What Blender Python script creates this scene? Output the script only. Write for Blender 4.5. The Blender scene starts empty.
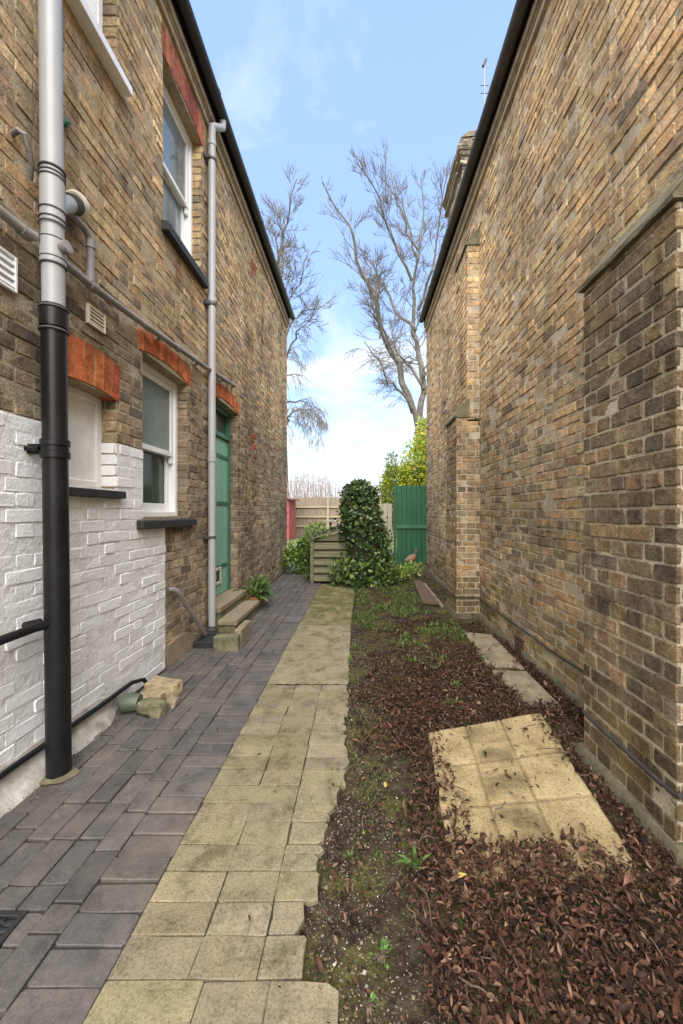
import bpy, bmesh, math, random
import numpy as np
from mathutils import Vector, Matrix, noise as mnoise

rnd = random.Random(7)
rng = np.random.default_rng(11)
sc = bpy.context.scene
COL = sc.collection
R = math.radians

# ------------------------------------------------------------------ objects
LOC = {}
def _register(o, parent, name):
    COL.objects.link(o)
    if parent is not None:
        o.parent = parent
        LOC[o.name] = LOC[parent.name]
    else:
        LOC[o.name] = Vector(o.location)

def tag(o, label=None, cat=None, group=None, kind=None):
    if label: o['label'] = label
    if cat: o['category'] = cat
    if group: o['group'] = group
    if kind: o['kind'] = kind
    return o

def thing(name, loc, label, cat, group=None):
    o = bpy.data.objects.new(name, None)
    o.empty_display_size = .1
    o.location = loc
    _register(o, None, name)
    return tag(o, label, cat, group)

def copy_thing(src, loc, rotz, label, scale=1.0):
    c = src.copy(); COL.objects.link(c)
    c.location = loc; c.rotation_euler = (0, 0, rotz); c.scale = (scale,)*3
    c['label'] = label
    for ch in list(src.children):
        k = ch.copy(); COL.objects.link(k); k.parent = c
    return c

def np_mesh(name, V, polys, mat, parent=None, cols=None, smooth=False, org=None):
    """polys: list of int arrays (n, k).  verts are world coordinates."""
    me = bpy.data.meshes.new(name)
    V = np.asarray(V, dtype=np.float64)
    loc = LOC[parent.name] if parent is not None else Vector(org or (0, 0, 0))
    V = V - np.array(loc)
    me.vertices.add(len(V)); me.vertices.foreach_set('co', V.astype(np.float32).ravel())
    idx = np.concatenate([p.ravel() for p in polys]).astype(np.int32)
    tot = np.concatenate([np.full(len(p), p.shape[1], dtype=np.int32) for p in polys])
    st = np.concatenate([[0], np.cumsum(tot)[:-1]]).astype(np.int32)
    me.loops.add(len(idx)); me.loops.foreach_set('vertex_index', idx)
    me.polygons.add(len(tot)); me.polygons.foreach_set('loop_start', st)
    me.polygons.foreach_set('loop_total', tot)
    me.polygons.foreach_set('use_smooth', np.full(len(tot), smooth, dtype=bool))
    me.update(calc_edges=True); me.validate()
    if cols is not None:
        a = me.attributes.new('col', 'FLOAT_COLOR', 'POINT')
        c4 = np.ones((len(V), 4), dtype=np.float32); c4[:, :3] = cols
        a.data.foreach_set('color', c4.ravel())
    me.materials.append(mat)
    o = bpy.data.objects.new(name, me)
    if parent is None: o.location = loc
    _register(o, parent, name)
    return o

class MB:
    def __init__(s): s.v = []; s.f = []
    def box(s, x0, x1, y0, y1, z0, z1):
        n = len(s.v)
        s.v += [(x, y, z) for z in (z0, z1) for y in (y0, y1) for x in (x0, x1)]
        s.f += [tuple(n+i for i in q) for q in ((0,2,3,1),(4,5,7,6),(0,1,5,4),(2,6,7,3),(0,4,6,2),(1,3,7,5))]
        return s
    def hexa(s, pts):   # 8 points: bottom ring 4, top ring 4
        n = len(s.v); s.v += [tuple(p) for p in pts]
        s.f += [tuple(n+i for i in q) for q in ((3,2,1,0),(4,5,6,7),(0,1,5,4),(1,2,6,5),(2,3,7,6),(3,0,4,7))]
        return s
    def prism(s, poly, axis, a0, a1):
        """poly: 2-D points, extruded along axis ('x','y','z')"""
        n = len(s.v); m = len(poly)
        for a in (a0, a1):
            for p, q in poly:
                s.v.append({'x': (a, p, q), 'y': (p, a, q), 'z': (p, q, a)}[axis])
        s.f.append(tuple(n+i for i in range(m))); s.f.append(tuple(n+m+i for i in reversed(range(m))))
        for i in range(m):
            j = (i+1) % m
            s.f.append((n+i, n+m+i, n+m+j, n+j))
        return s
    def tube(s, pts, r, sides=10, cap=True):
        pts = [Vector(p) for p in pts]
        rr = r if isinstance(r, (list, tuple)) else [r]*len(pts)
        n0 = len(s.v); ref = None
        for i, p in enumerate(pts):
            t = (pts[min(i+1, len(pts)-1)] - pts[max(i-1, 0)])
            if t.length < 1e-9: t = Vector((0, 0, 1))
            t.normalize()
            if ref is None:
                ref = t.orthogonal().normalized()
            ref = (ref - t*ref.dot(t))
            if ref.length < 1e-6: ref = t.orthogonal()
            ref.normalize(); b = t.cross(ref)
            for k in range(sides):
                a = 2*math.pi*k/sides
                s.v.append(tuple(p + (ref*math.cos(a) + b*math.sin(a))*rr[i]))
        for i in range(len(pts)-1):
            for k in range(sides):
                a = n0+i*sides+k; b_ = n0+i*sides+(k+1) % sides
                s.f.append((a, b_, b_+sides, a+sides))
        if cap:
            s.f.append(tuple(n0+k for k in reversed(range(sides))))
            e = n0+(len(pts)-1)*sides
            s.f.append(tuple(e+k for k in range(sides)))
        return s
    def build(s, name, mat, parent=None, bevel=0, smooth=False, org=None, seg=1):
        loc = LOC[parent.name] if parent is not None else Vector(org or (0, 0, 0))
        me = bpy.data.meshes.new(name)
        me.from_pydata([tuple(Vector(v)-loc) for v in s.v], [], s.f)
        bm = bmesh.new(); bm.from_mesh(me)
        bmesh.ops.recalc_face_normals(bm, faces=bm.faces)
        if bevel:
            bmesh.ops.bevel(bm, geom=[e for e in bm.edges if len(e.link_faces) == 2 and e.calc_face_angle(0) > .5],
                            offset=bevel, segments=seg, affect='EDGES', clamp_overlap=True)
        bm.to_mesh(me); bm.free()
        if smooth:
            me.polygons.foreach_set('use_smooth', [True]*len(me.polygons))
            me.set_sharp_from_angle(angle=R(40))
        me.materials.append(mat)
        o = bpy.data.objects.new(name, me)
        if parent is None: o.location = loc
        _register(o, parent, name)
        return o

def rough_up(o, amp, freq, cuts=3):
    """break a plain block into an uneven stone"""
    bm = bmesh.new(); bm.from_mesh(o.data)
    bmesh.ops.subdivide_edges(bm, edges=bm.edges[:], cuts=cuts, use_grid_fill=True)
    for v in bm.verts:
        w = v.co*freq + Vector(LOC[o.name])*3.1
        v.co += mnoise.noise_vector(w)*amp + mnoise.noise_vector(w*3.3)*amp*.4
    bm.to_mesh(o.data); bm.free()
    return o

# ------------------------------------------------------------------ materials
def new_mat(name):
    m = bpy.data.materials.new(name); m.use_nodes = True
    nt = m.node_tree
    return m, nt, nt.nodes['Principled BSDF']

def N(nt, t, **kw):
    n = nt.nodes.new(t)
    for k, v in kw.items():
        if k in n.inputs: n.inputs[k].default_value = v
        else: setattr(n, k, v)
    return n

def ramp(nt, fac, stops):
    r = nt.nodes.new('ShaderNodeValToRGB')
    while len(r.color_ramp.elements) < len(stops): r.color_ramp.elements.new(.5)
    for e, (p, c) in zip(r.color_ramp.elements, stops):
        e.position = p; e.color = (*c, 1) if len(c) == 3 else c
    nt.links.new(fac, r.inputs[0])
    return r.outputs[0]

def mix(nt, fac, a, b, mode='MIX'):
    m = nt.nodes.new('ShaderNodeMix'); m.data_type = 'RGBA'; m.blend_type = mode
    for s, v in ((m.inputs[0], fac), (m.inputs[6], a), (m.inputs[7], b)):
        if hasattr(v, 'links'): nt.links.new(v, s)
        elif isinstance(v, (int, float)): s.default_value = v
        else: s.default_value = (*v, 1)
    return m.outputs[2]

def coords(nt):
    return N(nt, 'ShaderNodeTexCoord').outputs['Object']

def noise(nt, co, scale, detail=4, rough=.6, out='Fac', dist=0):
    n = N(nt, 'ShaderNodeTexNoise'); n.inputs['Scale'].default_value = scale
    n.inputs['Detail'].default_value = detail; n.inputs['Roughness'].default_value = rough
    n.inputs['Distortion'].default_value = dist
    nt.links.new(co, n.inputs['Vector'])
    return n.outputs[out]

def bump(nt, bsdf, h, strength, dist=.01, prev=None):
    b = N(nt, 'ShaderNodeBump'); b.inputs['Strength'].default_value = strength
    b.inputs['Distance'].default_value = dist
    nt.links.new(h, b.inputs['Height'])
    if prev is not None: nt.links.new(prev, b.inputs['Normal'])
    nt.links.new(b.outputs[0], bsdf.inputs['Normal'])
    return b.outputs[0]

def simple(name, col, rough=.7, var=.25, vscale=8, bscale=60, bstr=.3, bdist=.003, col2=None, spec=.5, metal=0, stretch=None):
    m, nt, b = new_mat(name)
    co = coords(nt)
    if stretch:
        mp = N(nt, 'ShaderNodeMapping'); mp.inputs['Scale'].default_value = stretch
        nt.links.new(co, mp.inputs['Vector']); co = mp.outputs[0]
    n1 = noise(nt, co, vscale, 5, .65)
    c2 = col2 or tuple(c*(1-var) for c in col)
    c1 = tuple(min(.95, c*(1+var*.6)) for c in col) if not col2 else col
    nt.links.new(ramp(nt, n1, [(.3, c2), (.68, c1)]), b.inputs['Base Color'])
    b.inputs['Roughness'].default_value = rough
    b.inputs['Specular IOR Level'].default_value = spec
    b.inputs['Metallic'].default_value = metal
    if bstr: bump(nt, b, noise(nt, co, bscale, 4, .6), bstr, bdist)
    return m

def brick_mat(name, spec=.15):
    m, nt, b = new_mat(name)
    co = coords(nt)
    at = N(nt, 'ShaderNodeAttribute', attribute_name='col').outputs['Color']
    blot = noise(nt, co, 14, 5, .7)
    fine = noise(nt, co, 95, 4, .8)
    c = mix(nt, 1.0, at, ramp(nt, blot, [(.30, (.55, .53, .51)), (.5, (.98, .97, .95)), (.72, (1.36, 1.33, 1.24))]), 'MULTIPLY')
    c = mix(nt, 1.0, c, ramp(nt, fine, [(.34, (.50, .48, .46)), (.5, (1, 1, 1)), (.68, (1.36, 1.34, 1.28))]), 'MULTIPLY')
    # weather stains with shapes of their own
    st = noise(nt, co, 1.1, 7, .72)
    c = mix(nt, 1.0, c, ramp(nt, st, [(.34, (.52, .51, .51)), (.5, (1, 1, 1)), (.66, (1.22, 1.18, 1.08))]), 'MULTIPLY')
    mp = N(nt, 'ShaderNodeMapping'); mp.inputs['Scale'].default_value = (2.2, 2.2, .22); nt.links.new(co, mp.inputs['Vector'])
    c = mix(nt, 1.0, c, ramp(nt, noise(nt, mp.outputs[0], 1.6, 5, .6), [(.33, (.68, .67, .66)), (.5, (1, 1, 1)), (.7, (1.1, 1.09, 1.05))]), 'MULTIPLY')
    lime = ramp(nt, noise(nt, co, 3.4, 7, .8), [(.60, (0, 0, 0)), (.76, (.34, .34, .34))])
    c = mix(nt, lime, c, (.46, .40, .30))
    nt.links.new(c, b.inputs['Base Color'])
    b.inputs['Roughness'].default_value = .92
    b.inputs['Specular IOR Level'].default_value = spec
    p = bump(nt, b, noise(nt, co, 34, 4, .7), .9, .008)
    bump(nt, b, noise(nt, co, 130, 4, .75), .9, .004, p)
    return m

def mortar_mat(name, ca, cb):
    m, nt, b = new_mat(name)
    co = coords(nt)
    n1 = noise(nt, co, 5, 6, .7)
    c = ramp(nt, n1, [(.3, ca), (.7, cb)])
    f = noise(nt, co, 120, 4, .8)
    c = mix(nt, 1.0, c, ramp(nt, f, [(.34, (.45, .44, .42)), (.55, (1.05, 1.05, 1.05))]), 'MULTIPLY')
    c = mix(nt, 1.0, c, ramp(nt, noise(nt, co, 1.1, 7, .72), [(.34, (.55, .54, .53)), (.5, (1, 1, 1)), (.66, (1.1, 1.08, 1.04))]), 'MULTIPLY')
    nt.links.new(c, b.inputs['Base Color'])
    b.inputs['Roughness'].default_value = .95
    b.inputs['Specular IOR Level'].default_value = .1
    p = bump(nt, b, noise(nt, co, 40, 4, .7), .8, .006)
    bump(nt, b, noise(nt, co, 200, 2, .7), .5, .002, p)
    return m

def attr_mat(name, rough=.7, spec=.3, bs=0, trans=0, var=.3):
    m, nt, b = new_mat(name)
    co = coords(nt)
    at = N(nt, 'ShaderNodeAttribute', attribute_name='col').outputs['Color']
    n1 = noise(nt, co, 40, 3, .6)
    c = mix(nt, 1.0, at, ramp(nt, n1, [(.3, (1-var,)*3), (.7, (1+var*.6,)*3)]), 'MULTIPLY')
    nt.links.new(c, b.inputs['Base Color'])
    b.inputs['Roughness'].default_value = rough
    b.inputs['Specular IOR Level'].default_value = spec
    if bs: bump(nt, b, noise(nt, co, 140, 4, .65), bs, .003)
    if trans:
        t = N(nt, 'ShaderNodeBsdfTranslucent'); nt.links.new(c, t.inputs['Color'])
        ms = N(nt, 'ShaderNodeMixShader'); ms.inputs[0].default_value = trans
        out = nt.nodes['Material Output']
        nt.links.new(b.outputs[0], ms.inputs[1]); nt.links.new(t.outputs[0], ms.inputs[2])
        nt.links.new(ms.outputs[0], out.inputs['Surface'])
    return m

M = {}
M['brick'] = brick_mat('stock_brick')
M['mortar_left'] = mortar_mat('lime_mortar', (.30, .24, .16), (.50, .415, .29))
M['mortar_right'] = mortar_mat('pale_mortar', (.34, .285, .20), (.56, .48, .36))
M['cement'] = simple('old_cement', (.185, .155, .09), .9, .45, 7, 60, .9, .008, col2=(.06, .056, .028))
M['red_brick'] = simple('red_rubber_brick', (.50, .135, .055), .85, .4, 18, 90, .4, .003, col2=(.33, .075, .03))
M['dark_red_brick'] = simple('dull_red_brick', (.34, .095, .06), .9, .4, 18, 90, .4, .003, col2=(.21, .06, .04))
M['white_paint'] = simple('white_gloss_paint', (.78, .78, .77), .35, .06, 5, 40, .08, .002)
M['pvc_white'] = simple('white_plastic', (.82, .82, .83), .3, .04, 5, 40, .03, .001)
M['cream'] = simple('cream_plastic', (.62, .54, .42), .55, .1, 9, 40, .05, .001)
M['offwhite'] = simple('old_white_board', (.76, .75, .725), .6, .14, 7, 30, .2, .003)
M['black_paint'] = simple('black_paint', (.010, .010, .011), .38, .4, 9, 60, .25, .002, spec=.28)
M['sill_black'] = simple('black_stone_paint', (.022, .021, .021), .6, .5, 12, 60, .5, .004)
M['gutter'] = simple('weathered_black_gutter', (.022, .023, .026), .45, .5, 3, 30, .2, .002, stretch=(1, .3, 1))
M['soil_grey'] = simple('pale_grey_soil_pipe', (.34, .345, .35), .4, .08, 3, 30, .05, .001)
M['grey_pipe'] = simple('grey_plastic_pipe', (.36, .355, .35), .45, .12, 4, 30, .06, .001)
M['grey_pipe_dark'] = simple('weathered_grey_pipe', (.23, .215, .20), .55, .35, 7, 30, .1, .001)
M['rubber'] = simple('dark_rubber_seal', (.06, .06, .06), .7, .2, 9, 30, 0)
M['slate'] = simple('roof_slate', (.09, .092, .10), .6, .4, 5, 20, .4, .01)
M['corbel'] = simple('corbel_brick', (.46, .36, .24), .9, .45, 9, 70, .6, .005, col2=(.24, .18, .12))
M['stone'] = simple('old_york_stone', (.27, .215, .14), .9, .4, 9, 60, .6, .006, col2=(.20, .155, .095))
M['mossy_stone'] = simple('mossy_stone', (.23, .20, .125), .95, .4, 13, 50, 1.0, .010, col2=(.065, .075, .03))
M['concrete_block'] = simple('pale_concrete', (.40, .32, .19), .92, .3, 11, 60, .9, .008, col2=(.19, .14, .08))
M['terracotta'] = simple('terracotta', (.33, .14, .075), .85, .3, 10, 60, .3, .003)
M['iron'] = simple('cast_iron', (.02, .02, .022), .55, .4, 20, 90, .5, .003)
M['rust'] = simple('rusty_plank', (.105, .066, .040), .9, .4, 14, 60, .5, .004, stretch=(6, 1, 6))
M['bark'] = simple('grey_bark', (.15, .13, .108), .95, .45, 3, 9, 1.0, .05, col2=(.055, .048, .041))
M['dead_twig'] = simple('dead_twig', (.12, .08, .055), .95, .5, 10, 40, .3, .003)

def wood_mat(name, ca, cb, axis, rough=.85):
    s = {'x': (1.5, 30, 30), 'y': (30, 1.5, 30), 'z': (30, 30, 1.2)}[axis]
    return simple(name, ca, rough, .3, 1.0, 3, .5, .004, col2=cb, stretch=s)
M['fence_wood'] = wood_mat('fence_wood', (.22, .17, .115), (.11, .085, .055), 'z')
M['rail_wood'] = wood_mat('rail_wood', (.33, .27, .18), (.18, .14, .09), 'x')
M['pale_fence'] = wood_mat('pale_fence_wood', (.47, .43, .33), (.30, .27, .19), 'z')
M['bunker_wood'] = wood_mat('bunker_wood', (.20, .19, .105), (.095, .092, .045), 'x')
M['door_green'] = wood_mat('pale_green_paint', (.25, .47, .36), (.15, .35, .25), 'z', .6)
M['frame_green'] = simple('dark_green_paint', (.045, .15, .10), .5, .3, 8, 40, .2, .002)
M['gate_green'] = wood_mat('gate_green_paint', (.022, .125, .052), (.010, .065, .028), 'z', .6)
M['shed_red'] = simple('red_shed_paint', (.28, .065, .055), .7, .3, 5, 30, .2, .004)

# white-painted brickwork: worn spots, grime
def painted_brick():
    m, nt, b = new_mat('white_painted_brick')
    co = coords(nt)
    c = ramp(nt, noise(nt, co, 2.2, 6, .7), [(.22, (.66, .65, .63)), (.5, (.79, .785, .775)), (.8, (.83, .83, .83))])
    wear = ramp(nt, noise(nt, co, 26, 6, .75), [(.29, (1, 1, 1)), (.34, (0, 0, 0))])
    c = mix(nt, wear, c, (.36, .31, .25))
    mp = N(nt, 'ShaderNodeMapping'); mp.inputs['Scale'].default_value = (1, 1, 7)
    nt.links.new(co, mp.inputs['Vector'])
    streak = ramp(nt, noise(nt, mp.outputs[0], 4, 6, .75), [(.28, (.72, .70, .66)), (.42, (1, 1, 1))])
    c = mix(nt, 1.0, c, streak, 'MULTIPLY')
    nt.links.new(c, b.inputs['Base Color'])
    b.inputs['Roughness'].default_value = .55
    p = bump(nt, b, noise(nt, co, 30, 5, .75), .8, .008)
    bump(nt, b, noise(nt, co, 110, 4, .7), .6, .003, p)
    return m
M['painted_brick'] = painted_brick()

def glass_mat(name, col, rough, pattern=0):
    m, nt, b = new_mat(name)
    co = coords(nt)
    nt.links.new(ramp(nt, noise(nt, co, 2.5, 3), [(.3, tuple(c*.6 for c in col)), (.7, col)]), b.inputs['Base Color'])
    b.inputs['Roughness'].default_value = rough
    b.inputs['IOR'].default_value = 1.52
    b.inputs['Specular IOR Level'].default_value = .35
    if pattern:
        bump(nt, b, noise(nt, co, 38, 4, .7, dist=3), 1.0, .02)
    else:
        bump(nt, b, noise(nt, co, 2.5, 1), .08, .01)
    return m
M['glass_dark'] = glass_mat('window_glass', (.05, .075, .06), .12)
M['glass_obscure'] = glass_mat('patterned_glass', (.28, .34, .31), .35, 1)
M['glass_sky'] = glass_mat('upper_window_glass', (.22, .27, .28), .05)

# ------------------------------------------------------------------ brickwork
PAL = np.array([(.33,.23,.12), (.35,.265,.16), (.28,.20,.115), (.225,.16,.10), (.20,.16,.12), (.135,.112,.092), (.26,.155,.095), (.31,.25,.175)])
PAL = (PAL*.8+np.array((.275,.205,.13))*.2)*np.array((1.16, 1.11, 1.07)); PAL = (PAL*.77+PAL.mean(1, keepdims=True)*.23)*np.array((1.10, 1.065, .95))

def brick_panel(P0, U, V, Nn, W, H, bond='flemish', holes=(), weights=None, tone=None, cw=.075, clip=None, v_start=0.0,
                joint=.0095, rough=1.0, u_phase=0.0, bevel=.0035, jit=1.0, ujoint=None):
    """returns verts, [12-gon tops, quads], colours.  Real bricks, each with its own uneven arris."""
    weights = np.array(weights if weights is not None else (3, 2.5, 3, 2.5, 2, 1, .8, 1.5), float); weights /= weights.sum()
    rects = []
    k0 = int(math.floor(v_start/cw)); nrow = int(math.ceil(H/cw))
    for k in range(k0, nrow):
        va, vb = k*cw, (k+1)*cw
        va = max(va, v_start); vb = min(vb, H)
        if vb-va < .02: continue
        if bond == 'flemish':
            units = (.225, .1125); u = -.5 + (0 if k % 2 == 0 else -.16875) - u_phase; i = 0
        elif bond == 'english':
            units = (.225,) if k % 2 == 0 else (.1125,); u = -.5 + (0 if k % 2 == 0 else -.05625) - u_phase; i = 0
        else:
            units = (.225,); u = -.5 - (k % 2)*.1125 - u_phase; i = 0
        while u < W:
            w = units[i % len(units)]; i += 1
            a, b = u, u+w; u = b
            a += rnd.uniform(-.003, .003)*jit; b += rnd.uniform(-.003, .003)*jit
            a = max(a, 0); b = min(b, W)
            if b-a < .025: continue
            pieces = [(a, b, va, vb)]
            for (h0, h1, g0, g1) in holes:
                out = []
                for (p, q, r, s) in pieces:
                    if q <= h0 or p >= h1 or s <= g0 or r >= g1: out.append((p, q, r, s)); continue
                    if p < h0: out.append((p, h0, r, s))
                    if q > h1: out.append((h1, q, r, s))
                    pm, qm = max(p, h0), min(q, h1)
                    if r < g0: out.append((pm, qm, r, g0))
                    if s > g1: out.append((pm, qm, g1, s))
                pieces = out
            for p in pieces:
                if p[1]-p[0] > .022 and p[3]-p[2] > .018: rects.append(p)
    A = np.array(rects); n = len(A)
    jv = rng.normal(0, .0011*jit, (n, 1))
    j = joint/2
    ju = j if ujoint is None else ujoint/2
    u0 = np.where(A[:, 0] < 1e-6, A[:, 0], A[:, 0]+ju); u1 = np.where(A[:, 1] > W-1e-6, A[:, 1], A[:, 1]-ju); v0 = A[:, 2]+j+jv[:, 0]; v1 = A[:, 3]-j+jv[:, 0]
    w = u1-u0; h = v1-v0
    c = .006*rng.uniform(.4, 1.6, (n, 4))*min(rough, 1.6)
    c = np.minimum(c, np.minimum(w, h)[:, None]*.3)
    um = (u0+u1)/2; vm = (v0+v1)/2
    pu = np.stack([u0+c[:,0], um, u1-c[:,1], u1, u1, u1, u1-c[:,2], um, u0+c[:,3], u0, u0, u0], 1)
    pv = np.stack([v0, v0, v0, v0+c[:,1], vm, v1-c[:,2], v1, v1, v1, v1-c[:,3], vm, v0+c[:,0]], 1)
    pu = pu + rng.normal(0, .0013*rough, pu.shape); pv = pv + rng.normal(0, .0013*rough, pv.shape)
    d = rng.normal(0, .0024*rough, (n, 1)) + 0
    tilt_u = rng.normal(0, .014*rough, (n, 1)); tilt_v = rng.normal(0, .028*rough, (n, 1))
    bv = bevel*rng.uniform(.6, 1.9, (n, 1))
    def ring(ins, dep):
        uu = um[:, None] + (pu-um[:, None])*(1-2*ins/np.maximum(w, .02))[:, None]
        vv = vm[:, None] + (pv-vm[:, None])*(1-2*ins/np.maximum(h, .02))[:, None]
        dd = dep + tilt_u*(uu-um[:, None]) + tilt_v*(vv-vm[:, None])
        return uu, vv, dd
    rings = [ring(np.zeros(n)-.0, np.full((n, 12), -.013)), ring(np.zeros(n)+.0008, d - bv), ring(bv[:, 0], d + rng.normal(0, .0006*rough, (n, 12)))]
    P0, U, V, Nn = (np.array(x, float) for x in (P0, U, V, Nn))
    VV = []
    for uu, vv, dd in rings:
        VV.append(P0 + uu[..., None]*U + vv[..., None]*V + dd[..., None]*Nn)
    VV = np.stack(VV, 1)                       # n,3,12,3
    verts = VV.reshape(-1, 3)
    base = np.arange(n)[:, None]*36
    flip = np.dot(np.cross(U, V), Nn) < 0
    top = base + 24 + np.arange(12)[None, :]
    if flip: top = top[:, ::-1]
    i = np.arange(12); i2 = (i+1) % 12
    q = []
    for r_ in (0, 1):
        qq = np.stack([r_*12+i, r_*12+i2, (r_+1)*12+i2, (r_+1)*12+i], 1)
        if flip: qq = qq[:, ::-1]
        q.append((base[:, :, None] + qq[None]).reshape(-1, 4))
    quads = np.concatenate(q)
    ci = rng.choice(len(PAL), n, p=weights)
    col = PAL[ci]*rng.uniform(.82, 1.18, (n, 1))*(1+rng.normal(0, .022, (n, 3)))
    cen = P0 + um[:, None]*U + vm[:, None]*V
    if tone is not None:
        for t in range(n):
            col[t] = tone(cen[t], col[t])
    cols = np.repeat(np.clip(col, .01, .9), 36, axis=0)
    return verts, [top, quads], cols

def join(panels):
    V, C, P = [], [], {}
    off = 0
    for v, polys, c in panels:
        V.append(v); C.append(c)
        for p in polys: P.setdefault(p.shape[1], []).append(p+off)
        off += len(v)
    return np.concatenate(V), [np.concatenate(x) for x in P.values()], np.concatenate(C)

def sheet_with_holes(mb, P0, U, V, W, H, holes, v0=0):
    us = sorted({0, W, *[h[0] for h in holes], *[h[1] for h in holes]}); vs = sorted({v0, H, *[h[2] for h in holes], *[h[3] for h in holes]})
    P0, U, V = Vector(P0), Vector(U), Vector(V)
    for a, b in zip(us, us[1:]):
        for c, d in zip(vs, vs[1:]):
            mu, mv = (a+b)/2, (c+d)/2
            if any(h[0] < mu < h[1] and h[2] < mv < h[3] for h in holes): continue
            n = len(mb.v)
            mb.v += [tuple(P0+U*x+V*y) for x, y in ((a, c), (b, c), (b, d), (a, d))]
            mb.f.append((n, n+1, n+2, n+3))

def weather(c, k):
    return mnoise.fractal(Vector(c)*k, 1, 2, 3)

# =================================================================== LEFT HOUSE
XL = -1.66; Y0 = -1.5; YF = 9.16; EAVE = 5.60
house = thing('brick_house', (XL, 3.8, 0), 'two storey brick house on the left with green side door and white painted lower corner', 'house')

# openings: (y0,y1,z0,z1)
BLIND = (2.20, 2.745, 1.485, 2.10)
LOWW = (3.08, 3.885, 1.285, 2.56)
UPW = (3.40, 4.23, 3.79, 5.19)
TOPW = (1.93, 2.755, 4.30, 5.42)
DOOR = (4.63, 5.475, .28, 2.66)
ops = [BLIND, LOWW, UPW, TOPW, DOOR]
ARCH = [  # y0,y1,z0(spring),thickness,rise
    (BLIND[0]-.03, BLIND[1]+.03, 2.085, .245, .03),
    (LOWW[0]-.06, LOWW[1]+.06, 2.555, .15, .05),
    (UPW[0]-.02, UPW[1]+.02, 5.185, .25, .035),
    (DOOR[0]-.06, DOOR[1]+.06, 2.65, .15, .06),
]
YW = 3.43; ZW = 1.80
def left_tone(c, col):
    y, z = c[1], c[2]
    n = weather((y*.6, z*.7, 2), 1.0)
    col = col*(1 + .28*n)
    col = col*(1+.30*max(0, min(1, (z-2.5)/1.0)))      # brighter skylight on the upper storey, painted into the bricks
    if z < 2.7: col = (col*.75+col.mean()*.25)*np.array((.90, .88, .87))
    # blocked former openings in yellower bricks on the far half
    if 5.95 < y < 6.35 and 1.5 < z < 2.75 and not (2.28 < z < 2.62): col = col*.4+np.array((.36, .25, .12))*.6
    if 6.1 < y < 6.45 and 2.2 < z < 2.52: return np.array((.42, .14, .085))*rnd.uniform(.8, 1.1)
    if 6.05 < y < 6.55 and 3.6 < z < 4.95: col = col*.5+np.array((.38, .28, .14))*.5
    if 6.15 < y < 6.5 and 4.95 < z < 5.25: return np.array((.40, .15, .09))*rnd.uniform(.8, 1.1)
    if y > 8.9 and (int(z/.075) % 3 == 0): col = col*np.array((1.25, .85, .7))
    return col
U, V, Nx = (0, 1, 0), (0, 0, 1), (1, 0, 0)
W = YF-Y0
def uh(o): return (o[0]-Y0, o[1]-Y0, o[2], o[3])
arch_holes = [(a[0]-Y0, a[1]-Y0, a[2]-.002, a[2]+a[3]+a[4]-.012) for a in ARCH]
white_hole = (-1, YW-Y0, -.1, ZW)
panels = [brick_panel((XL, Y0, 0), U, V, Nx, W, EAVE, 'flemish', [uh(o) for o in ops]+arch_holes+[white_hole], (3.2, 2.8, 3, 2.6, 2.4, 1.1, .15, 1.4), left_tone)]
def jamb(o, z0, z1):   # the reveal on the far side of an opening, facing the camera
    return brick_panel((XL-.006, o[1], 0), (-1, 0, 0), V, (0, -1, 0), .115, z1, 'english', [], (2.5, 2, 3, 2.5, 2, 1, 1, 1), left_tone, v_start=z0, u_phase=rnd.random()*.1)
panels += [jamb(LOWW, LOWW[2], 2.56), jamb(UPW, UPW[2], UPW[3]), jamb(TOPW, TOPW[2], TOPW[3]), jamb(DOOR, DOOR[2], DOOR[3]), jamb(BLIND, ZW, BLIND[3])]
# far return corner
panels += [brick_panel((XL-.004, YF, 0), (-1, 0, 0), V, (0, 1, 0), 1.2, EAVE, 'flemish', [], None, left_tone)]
v, p, c = join(panels)
wall = np_mesh('wall', v, p, M['brick'], house, c)
mb = MB()
sheet_with_holes(mb, (XL-.0035, Y0, 0), U, V, W, EAVE, [uh(o) for o in ops])
for o in ops:      # reveals, set back behind the brick faces
    for y in (o[0]-.001, o[1]+.007):
        n = len(mb.v); mb.v += [(XL-.0075, y, o[2]), (XL-.30, y, o[2]), (XL-.30, y, o[3]), (XL-.0075, y, o[3])]; mb.f.append((n, n+1, n+2, n+3))
    for z in (o[2], o[3]):
        n = len(mb.v); mb.v += [(XL-.0075, o[0], z), (XL-.30, o[0], z), (XL-.30, o[1]+.007, z), (XL-.0075, o[1]+.007, z)]; mb.f.append((n, n+1, n+2, n+3))
n = len(mb.v); mb.v += [(XL, YF-.008, 0), (XL-6, YF-.008, 0), (XL-6, YF-.008, EAVE), (XL, YF-.008, EAVE)]; mb.f.append((n, n+1, n+2, n+3))
n = len(mb.v); mb.v += [(XL, Y0, 0), (XL-6, Y0, 0), (XL-6, Y0, EAVE), (XL, Y0, EAVE)]; mb.f.append((n, n+1, n+2, n+3))
n = len(mb.v); mb.v += [(XL-6, Y0, 0), (XL-6, YF, 0), (XL-6, YF, EAVE), (XL-6, Y0, EAVE)]; mb.f.append((n, n+1, n+2, n+3))
# dark rooms behind the glass
n = len(mb.v); mb.v += [(XL-.5, Y0, 0), (XL-.5, YF, 0), (XL-.5, YF, EAVE), (XL-.5, Y0, EAVE)]; mb.f.append((n, n+1, n+2, n+3))
mb.build('mortar', M['mortar_left'], wall)

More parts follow.
